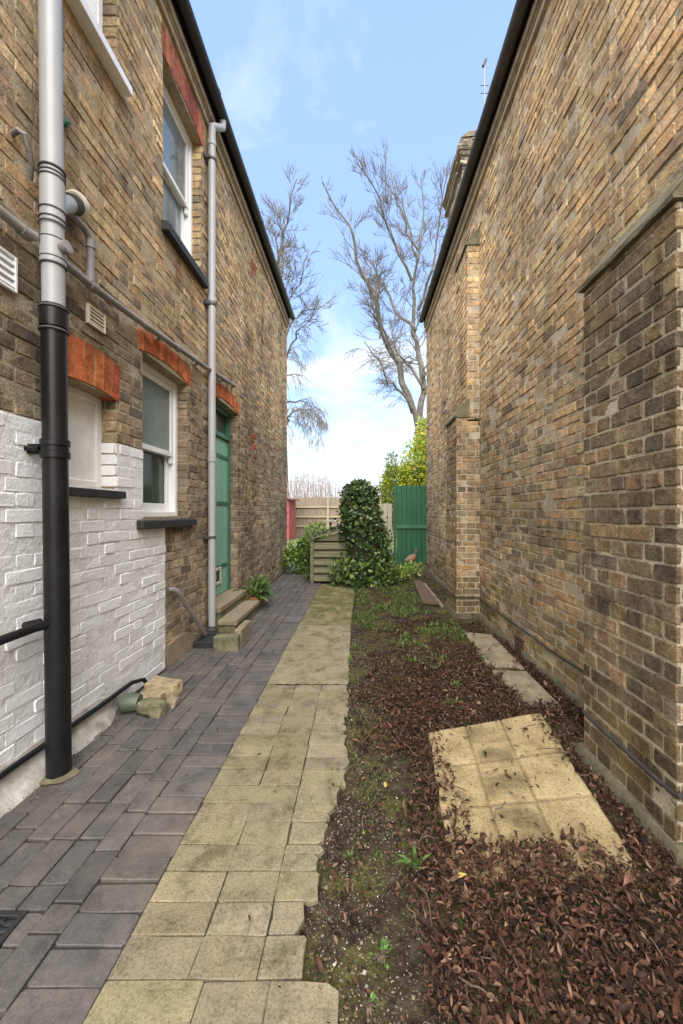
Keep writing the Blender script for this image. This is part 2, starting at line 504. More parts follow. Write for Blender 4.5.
# white painted brickwork
ph = [uh(BLIND), (LOWW[0]-Y0, YW-Y0+1, 1.27, 9), (LOWW[0]-Y0, 99, 1.27, 9)]
pp = [brick_panel((XL+.003, Y0, 0), U, V, Nx, YW-Y0, ZW, 'flemish', ph, None, None, joint=.007, ujoint=.002, rough=1.0, bevel=.003, v_start=.0)]
pp += [brick_panel((XL-.004, BLIND[1]-.002, 0), (-1, 0, 0), V, (0, -1, 0), .11, ZW, 'english', [], None, None, v_start=BLIND[2], joint=.006, rough=.8, bevel=.003)]
v, p, c = join(pp)
pw = np_mesh('painted_wall', v, p, M['painted_brick'], house, None)
mb = MB()
sheet_with_holes(mb, (XL+.0013, Y0, 0), U, V, YW-Y0, ZW, [(h[0], min(h[1], YW-Y0), h[2], min(h[3], ZW)) for h in ph[:2]])
mb.build('painted_joints', simple('grimy_painted_joint', (.78, .775, .765), .6, .3, 13, 30, .9, .008, col2=(.60, .585, .555)), pw)
mb = MB(); ys = np.linspace(YW+.004, 4.1, 24)
for y in ys:
    h = .20+.03*mnoise.noise(Vector((y*5, 0, 2)))-.10*max(0, (y-3.8)/.3)
    mb.v += [(XL-.004, y, -.05), (XL+.012, y, -.05), (XL+.009, y, h-.01), (XL-.004, y, h)]
for i in range(len(ys)-1):
    for k in range(3): mb.f.append((i*4+k, i*4+k+1, i*4+k+5, i*4+k+4))
mb.build('render_patch', simple('tan_render', (.34, .255, .165), .95, .3, 7, 60, .6, .005, col2=(.2, .15, .1)), house)
# cement fillet at the foot of the white wall
mb = MB(); ys = np.linspace(Y0, YW, 50); prof = []
for y in ys:
    tp = max(.02, min(1, (2.85-y)/.3)); k = (.055+.012*mnoise.noise(Vector((y*4, 1, 0))))*tp-.03*(1-tp); hh = (.155+.008*mnoise.noise(Vector((y*6, 3, 0))))*(.3+.7*tp)-.02*(1-tp)
    prof.append([(XL-.02, y, -.05), (XL-.02, y, hh), (XL+.016*tp, y, hh), (XL+.03*tp, y, .07*tp), (XL+k+.02*tp, y, .028*tp), (XL+k+.055*tp, y, -.03)])
for i, ring_ in enumerate(prof): mb.v += ring_
for i in range(len(ys)-1):
    for k in range(5): mb.f.append((i*6+k, i*6+k+1, i*6+k+7, i*6+k+6))
mb.f.append(tuple(range(6))); mb.f.append(tuple((len(ys)-1)*6+k for k in range(6)))
mb.build('cement_fillet', simple('white_splashed_cement', (.56, .54, .49), .9, .3, 9, 60, .8, .006, col2=(.25, .22, .17)), house, smooth=True)

REDT, DREDT = (.56, .165, .065), (.40, .13, .085)
def arch_part(parent, y0, y1, z0, th, rise, tone, n, depth=.11):
    mb = MB(); mo = MB(); cols_ = []
    ym = (y0+y1)/2; fan = .018
    def zz(y): return rise*(1-((y-ym)/((y1-y0)/2))**2)
    for i in range(n):
        a = y0+(y1-y0)*i/n+.0045; b = y0+(y1-y0)*(i+1)/n-.0045
        fa = fan*((a-ym)/((y1-y0)/2)); fb = fan*((b-ym)/((y1-y0)/2))
        xf = XL+.004+rnd.uniform(-.0015, .002); xb = XL-depth
        pts = []
        for x in (xf, xb):
            pts += [(x, a, z0+zz(a)), (x, b, z0+zz(b)), (x, b+fb, z0+th+zz(b)), (x, a+fa, z0+th+zz(a))]
        mb.hexa(pts); k_ = rnd.uniform(.72, 1.2); cols_ += [(tone[0]*k_, tone[1]*k_*rnd.uniform(.85, 1.15), tone[2]*k_)]*8
    for i in range(n):
        a = y0+(y1-y0)*i/n; b = y0+(y1-y0)*(i+1)/n
        pts = []
        for x in (XL+.0015, XL-depth+.002):
            pts += [(x, a, z0+zz(a)+.003), (x, b, z0+zz(b)+.003), (x, b, z0+th+zz(b)-.002), (x, a, z0+th+zz(a)-.002)]
        mo.hexa(pts)
    o = mb.build('brick_arch', M['brick'], parent)
    at_ = o.data.attributes.new('col', 'FLOAT_COLOR', 'POINT')
    for i_, c_ in enumerate(cols_): at_.data[i_].color = (*c_, 1)
    mo.build('arch_mortar', M['mortar_left'], o)
    return o

def ring_frame(mb, x0, x1, y0, y1, z0, z1, wl, wr, wb, wt):
    mb.box(x0, x1, y0, y0+wl, z0, z1); mb.box(x0, x1, y1-wr, y1, z0, z1)
    mb.box(x0+.001, x1-.001, y0+wl, y1-wr, z0, z0+wb); mb.box(x0+.001, x1-.001, y0+wl, y1-wr, z1-wt, z1)

def part_empty(name, parent, label=None):
    o = bpy.data.objects.new(name, None); o.empty_display_size = .05
    _register(o, parent, name)
    if label: o['label'] = label
    return o

def sash_window(name, o, label, glass_top, glass_bot, sill, arch=None, meet=None, arch_mat=None):
    y0, y1, z0, z1 = o
    xf = XL-.10
    mb = MB(); ring_frame(mb, xf-.12, xf, y0-.0, y1+.004, z0+.002, z1, .05, .05, .045, .05)
    fr = mb.build(name, M['white_paint'], house, bevel=.004)
    fr['label'] = label
    zm = meet or (z0+z1)/2
    mb = MB(); ring_frame(mb, xf-.055, xf-.015, y0+.052, y1-.048, zm-.02, z1-.052, .048, .048, .045, .05)
    for y in (y0+.052, y1-.09): mb.box(xf-.05, xf-.02, y, y+.042, zm-.085, zm-.021)      # sash horns
    a = mb.build('upper_sash', M['white_paint'], fr, bevel=.003)
    MB().box(xf-.038, xf-.032, y0+.09, y1-.09, zm+.01, z1-.09).build('glass', glass_top, fr)
    mb = MB(); ring_frame(mb, xf-.10, xf-.06, y0+.052, y1-.048, z0+.047, zm+.022, .048, .048, .075, .04)
    mb.build('lower_sash', M['white_paint'], fr, bevel=.003)
    MB().box(xf-.085, xf-.079, y0+.09, y1-.09, z0+.11, zm-.01).build('glass', glass_bot, fr)
    if sill:
        mat, dz, pr, ext = sill
        mb = MB(); mb.prism([(xf-.02, z0-.002), (xf-.02, z0-dz), (XL+pr, z0-dz), (XL+pr, z0-.022)], 'y', y0-ext, y1+ext)
        mb.build('sill', mat, fr, bevel=.005)
    if arch: arch_part(fr, *arch, arch_mat, 12 if y1-y0 > .7 else 7)
    return fr
sash_window('sash_window', LOWW, 'white ground floor sash with patterned upper pane and black sill', M['glass_obscure'], M['glass_dark'], (M['sill_black'], .085, .055, .09), ARCH[1], 1.87, REDT)
sash_window('sash_window', UPW, 'white first floor sash under dull red brick arch', M['glass_sky'], M['glass_sky'], (M['sill_black'], .10, .06, .035), ARCH[2], 4.48, DREDT)
sash_window('sash_window', TOPW, 'white sash with white sill at the top edge', M['glass_sky'], M['glass_sky'], (M['white_paint'], .085, .08, .05), None, 4.95)

# small boarded window
mb = MB(); y0, y1, z0, z1 = BLIND; xf = XL-.10
ring_frame(mb, xf-.05, xf, y0, y1+.003, z0, z1, .05, .05, .05, .045)
bw = mb.build('boarded_window', M['offwhite'], house, bevel=.004); bw['label'] = 'small boarded window painted white'
MB().box(xf-.03, xf-.018, y0+.04, y1-.04, z0+.04, z1-.04).build('board', M['offwhite'], bw)
MB().prism([(xf-.02, z0-.002), (xf-.02, z0-.065), (XL+.05, z0-.065), (XL+.05, z0-.015)], 'y', y0-.03, y1+.035).build('sill', M['sill_black'], bw, bevel=.005)
arch_part(bw, *ARCH[0], REDT, 7)

# door
y0, y1, z0, z1 = DOOR; xf = XL-.10
mb = MB(); mb.box(xf-.10, xf, y0, y0+.055, z0, z1+.04); mb.box(xf-.10, xf, y1-.05, y1+.004, z0, z1+.04)
mb.box(xf-.099, xf-.001, y0+.055, y1-.05, z1-.06, z1+.04); mb.box(xf-.10, xf+.006, y0+.055, y1-.05, 2.275, 2.335)
dr = mb.build('door', M['frame_green'], house, bevel=.004); dr['label'] = 'faded green boarded back door up two stone steps'
mb = MB(); nb = 6; ya, yb = y0+.058, y1-.053
for i in range(nb):
    mb.box(xf-.06, xf-.022+rnd.uniform(-.001, .001), ya+(yb-ya)*i/nb+.002, ya+(yb-ya)*(i+1)/nb-.002, z0+.01, 2.272)
mb.box(xf-.062, xf-.028, ya, yb, z0+.01, 2.272)
lf = mb.build('door_leaf', M['door_green'], dr, bevel=.003)
for z in (.62, 1.42, 2.02): MB().box(xf-.021, xf-.012, ya+.32, yb-.01, z, z+.045).build('strap_hinge', M['frame_green'], dr, bevel=.003)
MB().box(xf-.06, xf-.05, ya, yb, 2.34, z1-.06).build('transom_glass', M['glass_dark'], dr)
mb = MB(); ring_frame(mb, xf-.021, xf-.006, 4.915, 5.135, .425, .635, .035, .035, .035, .035)
cf = mb.build('cat_flap', M['cream'], dr, bevel=.004)
MB().box(xf-.021, xf-.014, 4.955, 5.095, .465, .595).build('flap', M['glass_dark'], dr)
arch_part(dr, *ARCH[3], REDT, 12)

# eaves: two oversailing courses, gutter, roof
mb = MB(); mb.box(XL-.1, XL+.028, Y0, YF, 5.50, 5.565); mb.build('corbel_course', M['corbel'], house, bevel=.006)
mb = MB(); mb.box(XL-.1, XL+.062, Y0, YF, 5.59, 5.66); mb.box(XL-.1, XL+.04, Y0, YF, 5.572, 5.592); mb.build('corbel_course', M['corbel'], house, bevel=.006)
def half_round(mb, xc, zc, r, y0, y1, t=.006):
    n = 12; k0 = len(mb.v)
    for y in (y0, y1):
        for i in range(n+1):
            a = math.pi+math.pi*i/n; mb.v.append((xc+r*math.cos(a), y, zc+r*math.sin(a)))
        for i in range(n+1):
            a = math.pi+math.pi*i/n; mb.v.append((xc+(r-t)*math.cos(a), y, zc+(r-t)*math.sin(a)))
    m = 2*(n+1)
    for i in range(n):
        mb.f.append((k0+i, k0+i+1, k0+m+i+1, k0+m+i)); j = n+1
        mb.f.append((k0+j+i, k0+m+j+i, k0+m+j+i+1, k0+j+i+1))
        for b in (0, m): mb.f.append((k0+b+i, k0+b+i+1, k0+b+j+i+1, k0+b+j+i))
    for i in (0, n): mb.f.append((k0+i, k0+m+i, k0+m+n+1+i, k0+n+1+i))
mb = MB(); half_round(mb, XL+.125, 5.755, .06, Y0, YF+.03)
gut = mb.build('gutter', M['gutter'], house, smooth=True)
for y in np.arange(.4, 9.1, 1.9):
    mb = MB(); half_round(mb, XL+.125, 5.757, .066, y, y+.07, .004); mb.build('gutter_union', M['gutter'], gut, smooth=True)
MB().box(XL+.045, XL+.065, Y0, YF, 5.665, 5.80).build('fascia', M['gutter'], house)
mb = MB(); mb.prism([(XL+.12, 5.80), (XL-3.0, 8.0), (XL-6.2, 5.8), (XL-6.2, 5.75), (XL-3.0, 7.93), (XL+.12, 5.77)], 'y', Y0-.05, YF+.06)
mb.build('roof', M['slate'], house)
mb = MB(); mb.prism([(XL-.1, 5.58), (XL-5.9, 5.58), (XL-3.0, 7.9)], 'y', Y0, YF-.02); mb.build('gable', M['mortar_left'], house)

# ---- drain pipes on the left house
def pline(z, top=(-1.543, 2.005), bot=(-1.524, 2.04), z0=0.0, z1=4.0):
    t = (z-z0)/(z1-z0); return (bot[0]+(top[0]-bot[0])*t, bot[1]+(top[1]-bot[1])*t, z)
soil = MB().tube([pline(z) for z in (2.33, 3.2, 4.3, 5.6, 6.4)], .049, 28).build('soil_pipe', M['soil_grey'], house, smooth=True)
soil['label'] = 'fat soil pipe, grey above and black below'
low = MB().tube([pline(z) for z in (.0, 1.2, 2.36)], .0545, 28).build('lower_pipe', M['black_paint'], soil, smooth=True)
def collar(z0, z1, r, mat, ribs=2, parent=soil, name='collar'):
    P = [z0, z0]; 
    zs = np.linspace(z0, z1, 12); rs = [r]*12
    o = MB().tube([pline(z0-.004)]+[pline(z) for z in zs]+[pline(z1+.004)], [.05]+rs+[.05], 28).build(name, mat, parent, smooth=True)
    return o
def rings(zs, r, mat, t=.006):
    for z in zs: MB().tube([pline(z-t), pline(z-t*.6), pline(z+t*.6), pline(z+t)], [r-.004, r, r, r-.004], 28).build('seal_ring', mat, soil, smooth=True)
collar(2.25, 2.335, .061, M['black_paint'])
rings([2.235, 2.345], .065, M['rubber'])
collar(2.565, 2.69, .056, M['soil_grey'])                       # boss
collar(2.755, 3.02, .053, M['soil_grey'])                      # branch fitting
rings([2.56, 2.59, 2.685, 2.76, 2.785, 2.83, 2.99, 3.01, 3.035], .0575, M['rubber'], .0045)
# black clamp with wall fixing
mb = MB()
for z in (1.615, 1.675): mb.tube([pline(z-.02), pline(z-.014), pline(z+.014), pline(z+.02)], [.054, .064, .064, .054], 28)
mb.tube([pline(1.597), pline(1.695)], [.059, .059], 28)
mb.box(XL+.002, XL+.085, 2.005, 2.035, 1.62, 1.67); mb.tube([(XL+.05, 1.985, 1.645), (XL+.05, 2.03, 1.645)], .016, 10)
mb.tube([(XL+.005, 1.995, 1.645), (XL+.07, 1.995, 1.645)], .013, 8)
mb.build('clamp', M['black_paint'], soil, smooth=True)
# branch into the wall at first-floor level
x, y, z = pline(2.85)
bp = [Vector((x, y, z)), Vector((-1.58, 2.14, 2.965)), Vector((-1.61, 2.24, 3.04)), Vector((XL-.01, 2.40, 3.15))]
br = MB().tube(bp, .044, 22).build('branch', M['soil_grey'], soil, smooth=True)
for t in (.0, .25, .5):
    q = bp[2].lerp(bp[3], t)-(bp[3]-bp[2])*.12; d = (bp[3]-bp[2]).normalized()*.007
    MB().tube([q-d, q-d*.5, q+d*.5, q+d], [.046, .053, .053, .046], 22).build('seal_ring', M['rubber'], br, smooth=True)
MB().tube([(XL+.03, 2.30, 3.10), (XL-.01, 2.36, 3.13)], [.05, .075], 20).build('mortar_flange', M['cream'], br, smooth=True)
# small grey waste stub and riser
zb = 2.64
xb_, yb_, _ = pline(zb)
mb = MB(); mb.tube([(xb_+.01, yb_+.0, zb), (xb_+.075, yb_-.01, zb+.008)], [.028, .028], 16)
mb.tube([(xb_+.07, yb_-.01, zb+.008), (xb_+.085, yb_-.012, zb+.01), (xb_+.086, yb_-.012, zb+.01), (xb_+.07, yb_-.01, zb+.008)], [.031, .031, .024, .022], 16); mb.build('boss_socket', M['grey_pipe_dark'], soil, smooth=True)
# horizontal waste pipe
XP = XL+.055
pts = [(XP, -.8, 2.655), (XP, 1.2, 2.665), (XP, 1.90, 2.672), (XP+.03, 1.96, 2.665)]
wp = MB().tube(pts, .023, 14).build('waste_pipe', M['grey_pipe_dark'], house, smooth=True)
wp['label'] = 'small grey waste pipe running along the wall'
pts2 = [(XP, 2.07, 2.675), (XP, 2.45, 2.685), (XP, 3.0, 2.725), (XP, 4.3, 2.85), (XP, 5.15, 2.945), (XP-.03, 5.19, 2.95), (XL-.02, 5.19, 2.95)]
MB().tube(pts2, .023, 14).build('waste_run', M['grey_pipe_dark'], wp, smooth=True)
for q, d in (((XP, 1.93, 2.671), 1), ((XP, 2.10, 2.676), 1), ((XP, 2.42, 2.684), 1), ((XP, 3.55, 2.778), 1), ((XP, 5.10, 2.94), 1)):
    q = Vector(q); MB().tube([q-Vector((0, .028, 0)), q+Vector((0, .028, 0))], .029, 14).build('coupling', M['grey_pipe_dark'], wp, smooth=True)
for yy in (.9, 3.25, 4.0, 4.75):
    zz_ = np.interp(yy, [p_[1] for p_ in pts+pts2[:5]], [p_[2] for p_ in pts+pts2[:5]])
    MB().box(XL+.003, XL+.06, yy-.01, yy+.01, zz_-.032, zz_+.032).build('pipe_clip', M['grey_pipe_dark'], wp, bevel=.003)
mb = MB(); mb.tube([(XP, 2.40, 2.69), (XP, 2.40, 2.93), (XP-.0, 2.385, 2.965), (XP, 2.34, 2.985), (XP-.01, 2.22, 2.99), (XP+.01, 2.13, 2.985)], .021, 12)
mb.build('riser', simple('mauve_grey_pipe', (.22, .20, .20), .5, .2), wp, smooth=True)
for z in (2.90, 2.70): MB().tube([(XP, 2.40, z), (XP, 2.40, z+.05)], .026, 12).build('riser_joint', M['grey_pipe_dark'], wp, smooth=True)
# short corroded overflow pipe left of the stack
mb = MB(); mb.tube([(XL-.01, 1.925, 3.13), (XL+.05, 1.90, 3.13), (XL+.07, 1.91, 3.12), (XL+.065, 1.94, 3.08), (XL+.055, 1.97, 3.03), (XL+.02, 2.0, 2.98)], .013, 10)
mb.build('overflow_pipe', simple('corroded_lead', (.20, .185, .17), .6, .5, 30, 60, .5, .004), house, smooth=True)
mb = MB(); mb.box(XL, XL+.02, 2.235, 2.265, 3.49, 3.53); mb.tube([(XL, 2.25, 3.51), (XL+.04, 2.25, 3.50)], .010, 8); mb.build('wall_spout', M['frame_green'], house, smooth=True)
# black side pipe
mb = MB(); mb.tube([pline(.775), (XL+.095, 1.93, .772), (XL+.085, 1.6, .765), (XL+.085, .3, .745)], .021, 14)
mb.tube([(pline(.775)[0]-.05, 1.99, .775), (pline(.775)[0]-.075, 1.93, .773)], .031, 14); mb.build('side_pipe', M['black_paint'], house, smooth=True)
# black cable along the foot of the wall
mb = MB(); mb.tube([(XL+.035, -1, .148), (XL+.035, 1.9, .135), (XL+.035, 2.5, .118), (XL+.04, 2.86, .118), (XL+.075, 2.95, .105), (XL+.12, 2.98, .02), (XL+.13, 2.99, -.05)], .015, 10)
mb.build('foot_pipe', M['black_paint'], house, smooth=True)
# cement collar where the soil pipe enters the paving
mb = MB(); nseg = 30; mb.v.append((-1.515, 2.03, .030))
for k in range(nseg):
    a = 2*math.pi*k/nseg; rr = .076+.008*math.sin(2*a+1)+.004*math.sin(5*a); mb.v.append((-1.515+rr*math.cos(a), 2.03+rr*math.sin(a), .003))
for k in range(nseg): mb.f.append((0, 1+k, 1+(k+1) % nseg))
mb.build('pipe_haunch', M['cement'], house, smooth=True)
# rainwater downpipe by the door
dx, dyv = XL+.065, 4.34
mb = MB(); mb.tube([(dx, dyv, .02), (dx, dyv, 1.5), (dx, dyv, 3.5), (dx, dyv, 5.46)], .038, 20)
dp = mb.build('downpipe', M['grey_pipe'], house, smooth=True); dp['label'] = 'slim grey rainwater downpipe beside the door'
mb = MB(); mb.tube([(dx, dyv, 5.42), (dx, dyv, 5.475), (dx+.01, dyv+.02, 5.50), (dx+.045, dyv+.10, 5.565), (XL+.125, dyv+.16, 5.62), (XL+.125, dyv+.17, 5.70)], .036, 18)
mb.build('swan_neck', M['grey_pipe'], dp, smooth=True)
for z in (5.30, 3.62, 1.90): MB().tube([(dx, dyv, z-.03), (dx, dyv, z+.03)], .044, 20).build('pipe_socket', M['grey_pipe'], dp, smooth=True)
for z in (5.12, 3.56, 1.06):
    mb = MB(); mb.tube([(dx, dyv, z-.012), (dx, dyv, z+.012)], .046, 20); mb.box(XL+.002, dx, dyv-.055, dyv-.03, z-.012, z+.012); mb.box(XL+.002, XL+.01, dyv-.09, dyv+.09, z-.014, z+.014)
    mb.build('pipe_bracket', M['rubber'], dp, smooth=True)
mb = MB(); mb.tube([(XL-.02, 3.52, .655), (XL+.03, 3.52, .655), (XL+.05, 3.545, .64), (XL+.055, 3.60, .585), (XL+.06, 4.08, .14), (XL+.065, 4.15, .07)], .021, 12)
mb.build('sink_waste', M['grey_pipe_dark'], house, smooth=True)
# vents
def vent(name, y0, y1, z0, z1, mat, nl, label):
    mb = MB(); ring_frame(mb, XL+.001, XL+.022, y0, y1, z0, z1, .014, .014, .014, .014); mb.box(XL-.004, XL+.006, y0+.014, y1-.014, z0+.014, z1-.014)
    o = mb.build(name, mat, house, bevel=.002); o['label'] = label
    mb = MB()
    for i in range(nl):
        a = z0+.018+(z1-z0-.03)*i/nl; hh = (z1-z0-.03)/nl
        mb.prism([(XL+.0065, a), (XL+.0215, a), (XL+.0065, a+hh*.95)], 'y', y0+.0145, y1-.0145)
    mb.build('louvre', mat, o)
vent('wall_vent', 2.435, 2.60, 2.475, 2.595, M['cream'], 4, 'small cream louvred vent')
vent('wall_vent', 1.60, 1.93, 2.375, 2.545, M['pvc_white'], 4, 'white louvred vent')

# =================================================================== RIGHT BUILDING
XR = 1.49; YR = 9.03; XP1 = 1.20; XP2 = 1.335
bld = thing('brick_building', (XR, 3.8, 0), 'tall windowless brick side wall on the right with stepped buttresses and chimney', 'building')
PIERS = [(1.525, 2.17), (5.03, 5.60)]
ZC0, ZC1, ZU0, ZU1 = 2.51, 2.74, 4.66, 4.88
def right_tone(c, col):
    x, y, z = c
    n = weather((y*.5, z*.6, 9), 1.0)
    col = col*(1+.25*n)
    col = col*(1+.38*max(0, min(1, (z-1.9)/1.4)))  # skylit upper wall: its extra brightness is put into the brick colour
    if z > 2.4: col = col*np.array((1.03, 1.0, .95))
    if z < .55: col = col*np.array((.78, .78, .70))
    if x < 1.25 and y < 3: col = col*np.array((.70, .70, .72))      # sooty grey brick of the near buttress
    return col
wts = (3.6, 3, 3, 2.4, 1.9, .8, .12, 2)
wp_ = (1.8, 1.4, 2.4, 3, 3.4, 1.3, .1, 1.2)
ZB = .075
Nm = (-1, 0, 0)
hr = [(p0-.0-Y0, p1-Y0, 0, ZU1-.05) for p0, p1 in PIERS] + [(3.66-Y0, 3.86-Y0, -.1, .165)]
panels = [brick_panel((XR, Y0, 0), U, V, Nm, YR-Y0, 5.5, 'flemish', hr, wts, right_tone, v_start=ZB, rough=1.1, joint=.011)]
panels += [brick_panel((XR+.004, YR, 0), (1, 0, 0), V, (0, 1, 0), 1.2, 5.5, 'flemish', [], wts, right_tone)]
v, p, c = join(panels); rw = np_mesh('wall', v, p, M['brick'], bld, c)
mb = MB(); sheet_with_holes(mb, (XR+.0038, Y0, 0), U, V, YR-Y0, 5.5, [])
for (a, b_, cc, d) in (((XR, YR-.008), (XR+6, YR-.008), 0, 5.5), ((XR, Y0), (XR+6, Y0), 0, 5.5), ((XR+6, Y0), (XR+6, YR), 0, 5.5)):
    n = len(mb.v); mb.v += [(*a, cc), (*b_, cc), (*b_, d), (*a, d)]; mb.f.append((n, n+1, n+2, n+3))
mb.build('mortar', M['mortar_right'], rw)
# cement plinth
def plinth(x, y0, y1, name='cement_plinth'):
    mb = MB(); ys = np.linspace(y0, y1, max(2, int((y1-y0)/.08)))
    for y in ys:
        k = .006*mnoise.noise(Vector((y*5, x, 0))); h = ZB-.004+.006*mnoise.noise(Vector((y*3, x, 4)))
        mb.v += [(x-.030+k, y, -.12), (x-.024+k, y, h-.022), (x-.012+k, y, h), (x+.03, y, h+.004), (x+.03, y, -.12)]
    for i in range(len(ys)-1):
        for k in range(5):
            mb.f.append((i*5+k, i*5+(k+1) % 5, i*5+5+(k+1) % 5, i*5+5+k))
    mb.f.append(tuple(range(5))); mb.f.append(tuple((len(ys)-1)*5+k for k in range(5)))
    return mb
mpl = plinth(XR, PIERS[0][1], 3.66); m2 = plinth(XR, 3.86, PIERS[1][0]); m3 = plinth(XR, PIERS[1][1], YR); m4 = plinth(XR, Y0, PIERS[0][0])
for q in (m2, m3, m4):
    n = len(mpl.v); mpl.v += q.v; mpl.f += [tuple(i+n for i in f) for f in q.f]
mpl.build('cement_plinth', M['cement'], bld, smooth=True)

def buttress(y0, y1, weights, label):
    w = y1-y0
    P = []
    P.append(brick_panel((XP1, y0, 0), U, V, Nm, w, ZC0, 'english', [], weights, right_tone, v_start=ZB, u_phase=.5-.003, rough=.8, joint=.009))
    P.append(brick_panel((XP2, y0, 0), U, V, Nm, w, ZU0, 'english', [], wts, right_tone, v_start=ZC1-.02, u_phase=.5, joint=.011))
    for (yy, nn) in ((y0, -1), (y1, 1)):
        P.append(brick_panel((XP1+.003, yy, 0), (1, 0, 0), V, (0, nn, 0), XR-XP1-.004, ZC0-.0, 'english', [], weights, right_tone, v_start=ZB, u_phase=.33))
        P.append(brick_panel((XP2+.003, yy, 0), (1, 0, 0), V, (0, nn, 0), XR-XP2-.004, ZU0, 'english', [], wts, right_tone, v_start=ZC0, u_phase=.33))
    v, p, c = join(P)
    b = np_mesh('buttress', v, p, M['brick'], bld, c); b['label'] = label
    mb = MB(); mb.box(XP1+.005, XR+.02, y0+.005, y1-.005, 0, ZC0); mb.box(XP2+.005, XR+.02, y0+.005, y1-.005, ZC0-.1, ZU0)
    mb.build('core', M['mortar_right'], b)
    for (xa, xb, za, zb) in ((XP1, XP2, ZC0, ZC1), (XP2, XR, ZU0, ZU1)):
        mb = MB(); mb.prism([(xa-.02, za+.002), (xa-.02, za+.028), (xb+.002, zb), (xb+.03, zb), (xb+.03, za+.002)], 'y', y0-.012, y1+.012)
        cp = mb.build('weathering_cap', M['cement'], b)
        rough_up(cp, .006, 34, 9)
    mb = plinth(XP1, y0-.03, y1+.03)
    for (yy, s) in ((y0, -1), (y1, 1)):
        mb.box(XP1+.001, XR-.02, min(yy, yy+s*.035), max(yy, yy+s*.035), -.12, ZB-.004)
    mb.build('footing', M['cement'], b, smooth=True)
    return b
buttress(*PIERS[0], wp_, 'near buttress of sooty grey brick')
buttress(*PIERS[1], wts, 'far stepped buttress of brown brick')
# old cable line
mb = MB(); cp_ = []
for y in np.arange(Y0, 1.5, .25): cp_.append((XR-.012, y, .27))
ys = list(np.arange(2.2, 5.02, .09))
pts = [(XP1-.014, y, .265+.012*mnoise.noise(Vector((y*4, 0, 0)))) for y in np.arange(1.53, 2.18, .06)]
mb.tube([(XR-.01, 1.505, .27), (XP1-.014, 1.505, .268)]+pts+[(XP1+.01, 2.185, .262), (XR-.014, 2.19, .262)]+
        [(XR-.014, y, .262+.02*mnoise.noise(Vector((y*1.7, 5, 0)))+.006*mnoise.noise(Vector((y*8, 5, 0)))) for y in ys]+[(XR-.014, 5.015, .265), (XP1-.012, 5.018, .268), (XP1-.014, 5.05, .27), (XP1-.014, 5.6, .275)], .0085, 8)
mb.build('cable', simple('old_black_cable', (.035, .032, .03), .8, .5, 20, 60, .3, .002), bld, smooth=True)
# terracotta air brick
mb = MB(); ring_frame(mb, XR-.012, XR+.02, 3.665, 3.855, -.005, .16, .016, .016, .016, .016)
for i in range(5): mb.box(XR-.008, XR+.02, 3.68+.03*i+.012, 3.68+.03*i+.022, .01, .145)
for i in range(3): mb.box(XR-.008, XR+.02, 3.68, 3.84, .01+.045*i+.03, .01+.045*i+.04)
ab = mb.build('air_brick', simple('dark_terracotta', (.085, .05, .036), .9, .3, 20, 60, .3), bld)
MB().box(XR+.006, XR+.008, 3.67, 3.85, 0, .155).build('grille_back', M['iron'], ab)
mb = MB(); mb.box(XR-.028, XR+.02, 3.64, 3.665, -.1, .07); mb.box(XR-.028, XR+.02, 3.855, 3.88, -.1, .07); mb.box(XR-.03, XR+.02, 3.66, 3.86, -.1, -.006); mb.build('plinth_end', M['cement'], bld)
# eaves
mb = MB(); mb.box(XR-.028, XR+.1, Y0, YR, 5.36, 5.425); mb.build('corbel_course', M['corbel'], bld, bevel=.006)
mb = MB(); mb.box(XR-.062, XR+.1, Y0, YR, 5.45, 5.52); mb.box(XR-.04, XR+.1, Y0, YR, 5.432, 5.452); mb.build('corbel_course', M['corbel'], bld, bevel=.006)
mb = MB(); half_round(mb, XR-.125, 5.60, .06, Y0, YR-.05)
g2 = mb.build('gutter', simple('dusty_black_gutter', (.055, .05, .046), .6, .4, 4, 30, .2, .002), bld, smooth=True)
for y in np.arange(.7, 9.0, 1.9):
    mb = MB(); half_round(mb, XR-.125, 5.602, .066, y, y+.07, .004); mb.build('gutter_union', M['gutter'], g2, smooth=True)
MB().box(XR-.065, XR-.045, Y0, YR, 5.525, 5.66).build('fascia', M['gutter'], bld)
mb = MB(); mb.prism([(XR-.12, 5.66), (XR+3, 7.75), (XR+6.2, 5.66), (XR+6.2, 5.61), (XR+3, 7.68), (XR-.12, 5.63)], 'y', Y0-.05, YR+.05); mb.build('roof', M['slate'], bld)
mb = MB(); mb.prism([(XR+.1, 5.45), (XR+5.9, 5.45), (XR+3, 7.65)], 'y', Y0, YR-.02); mb.build('gable', M['mortar_right'], bld)
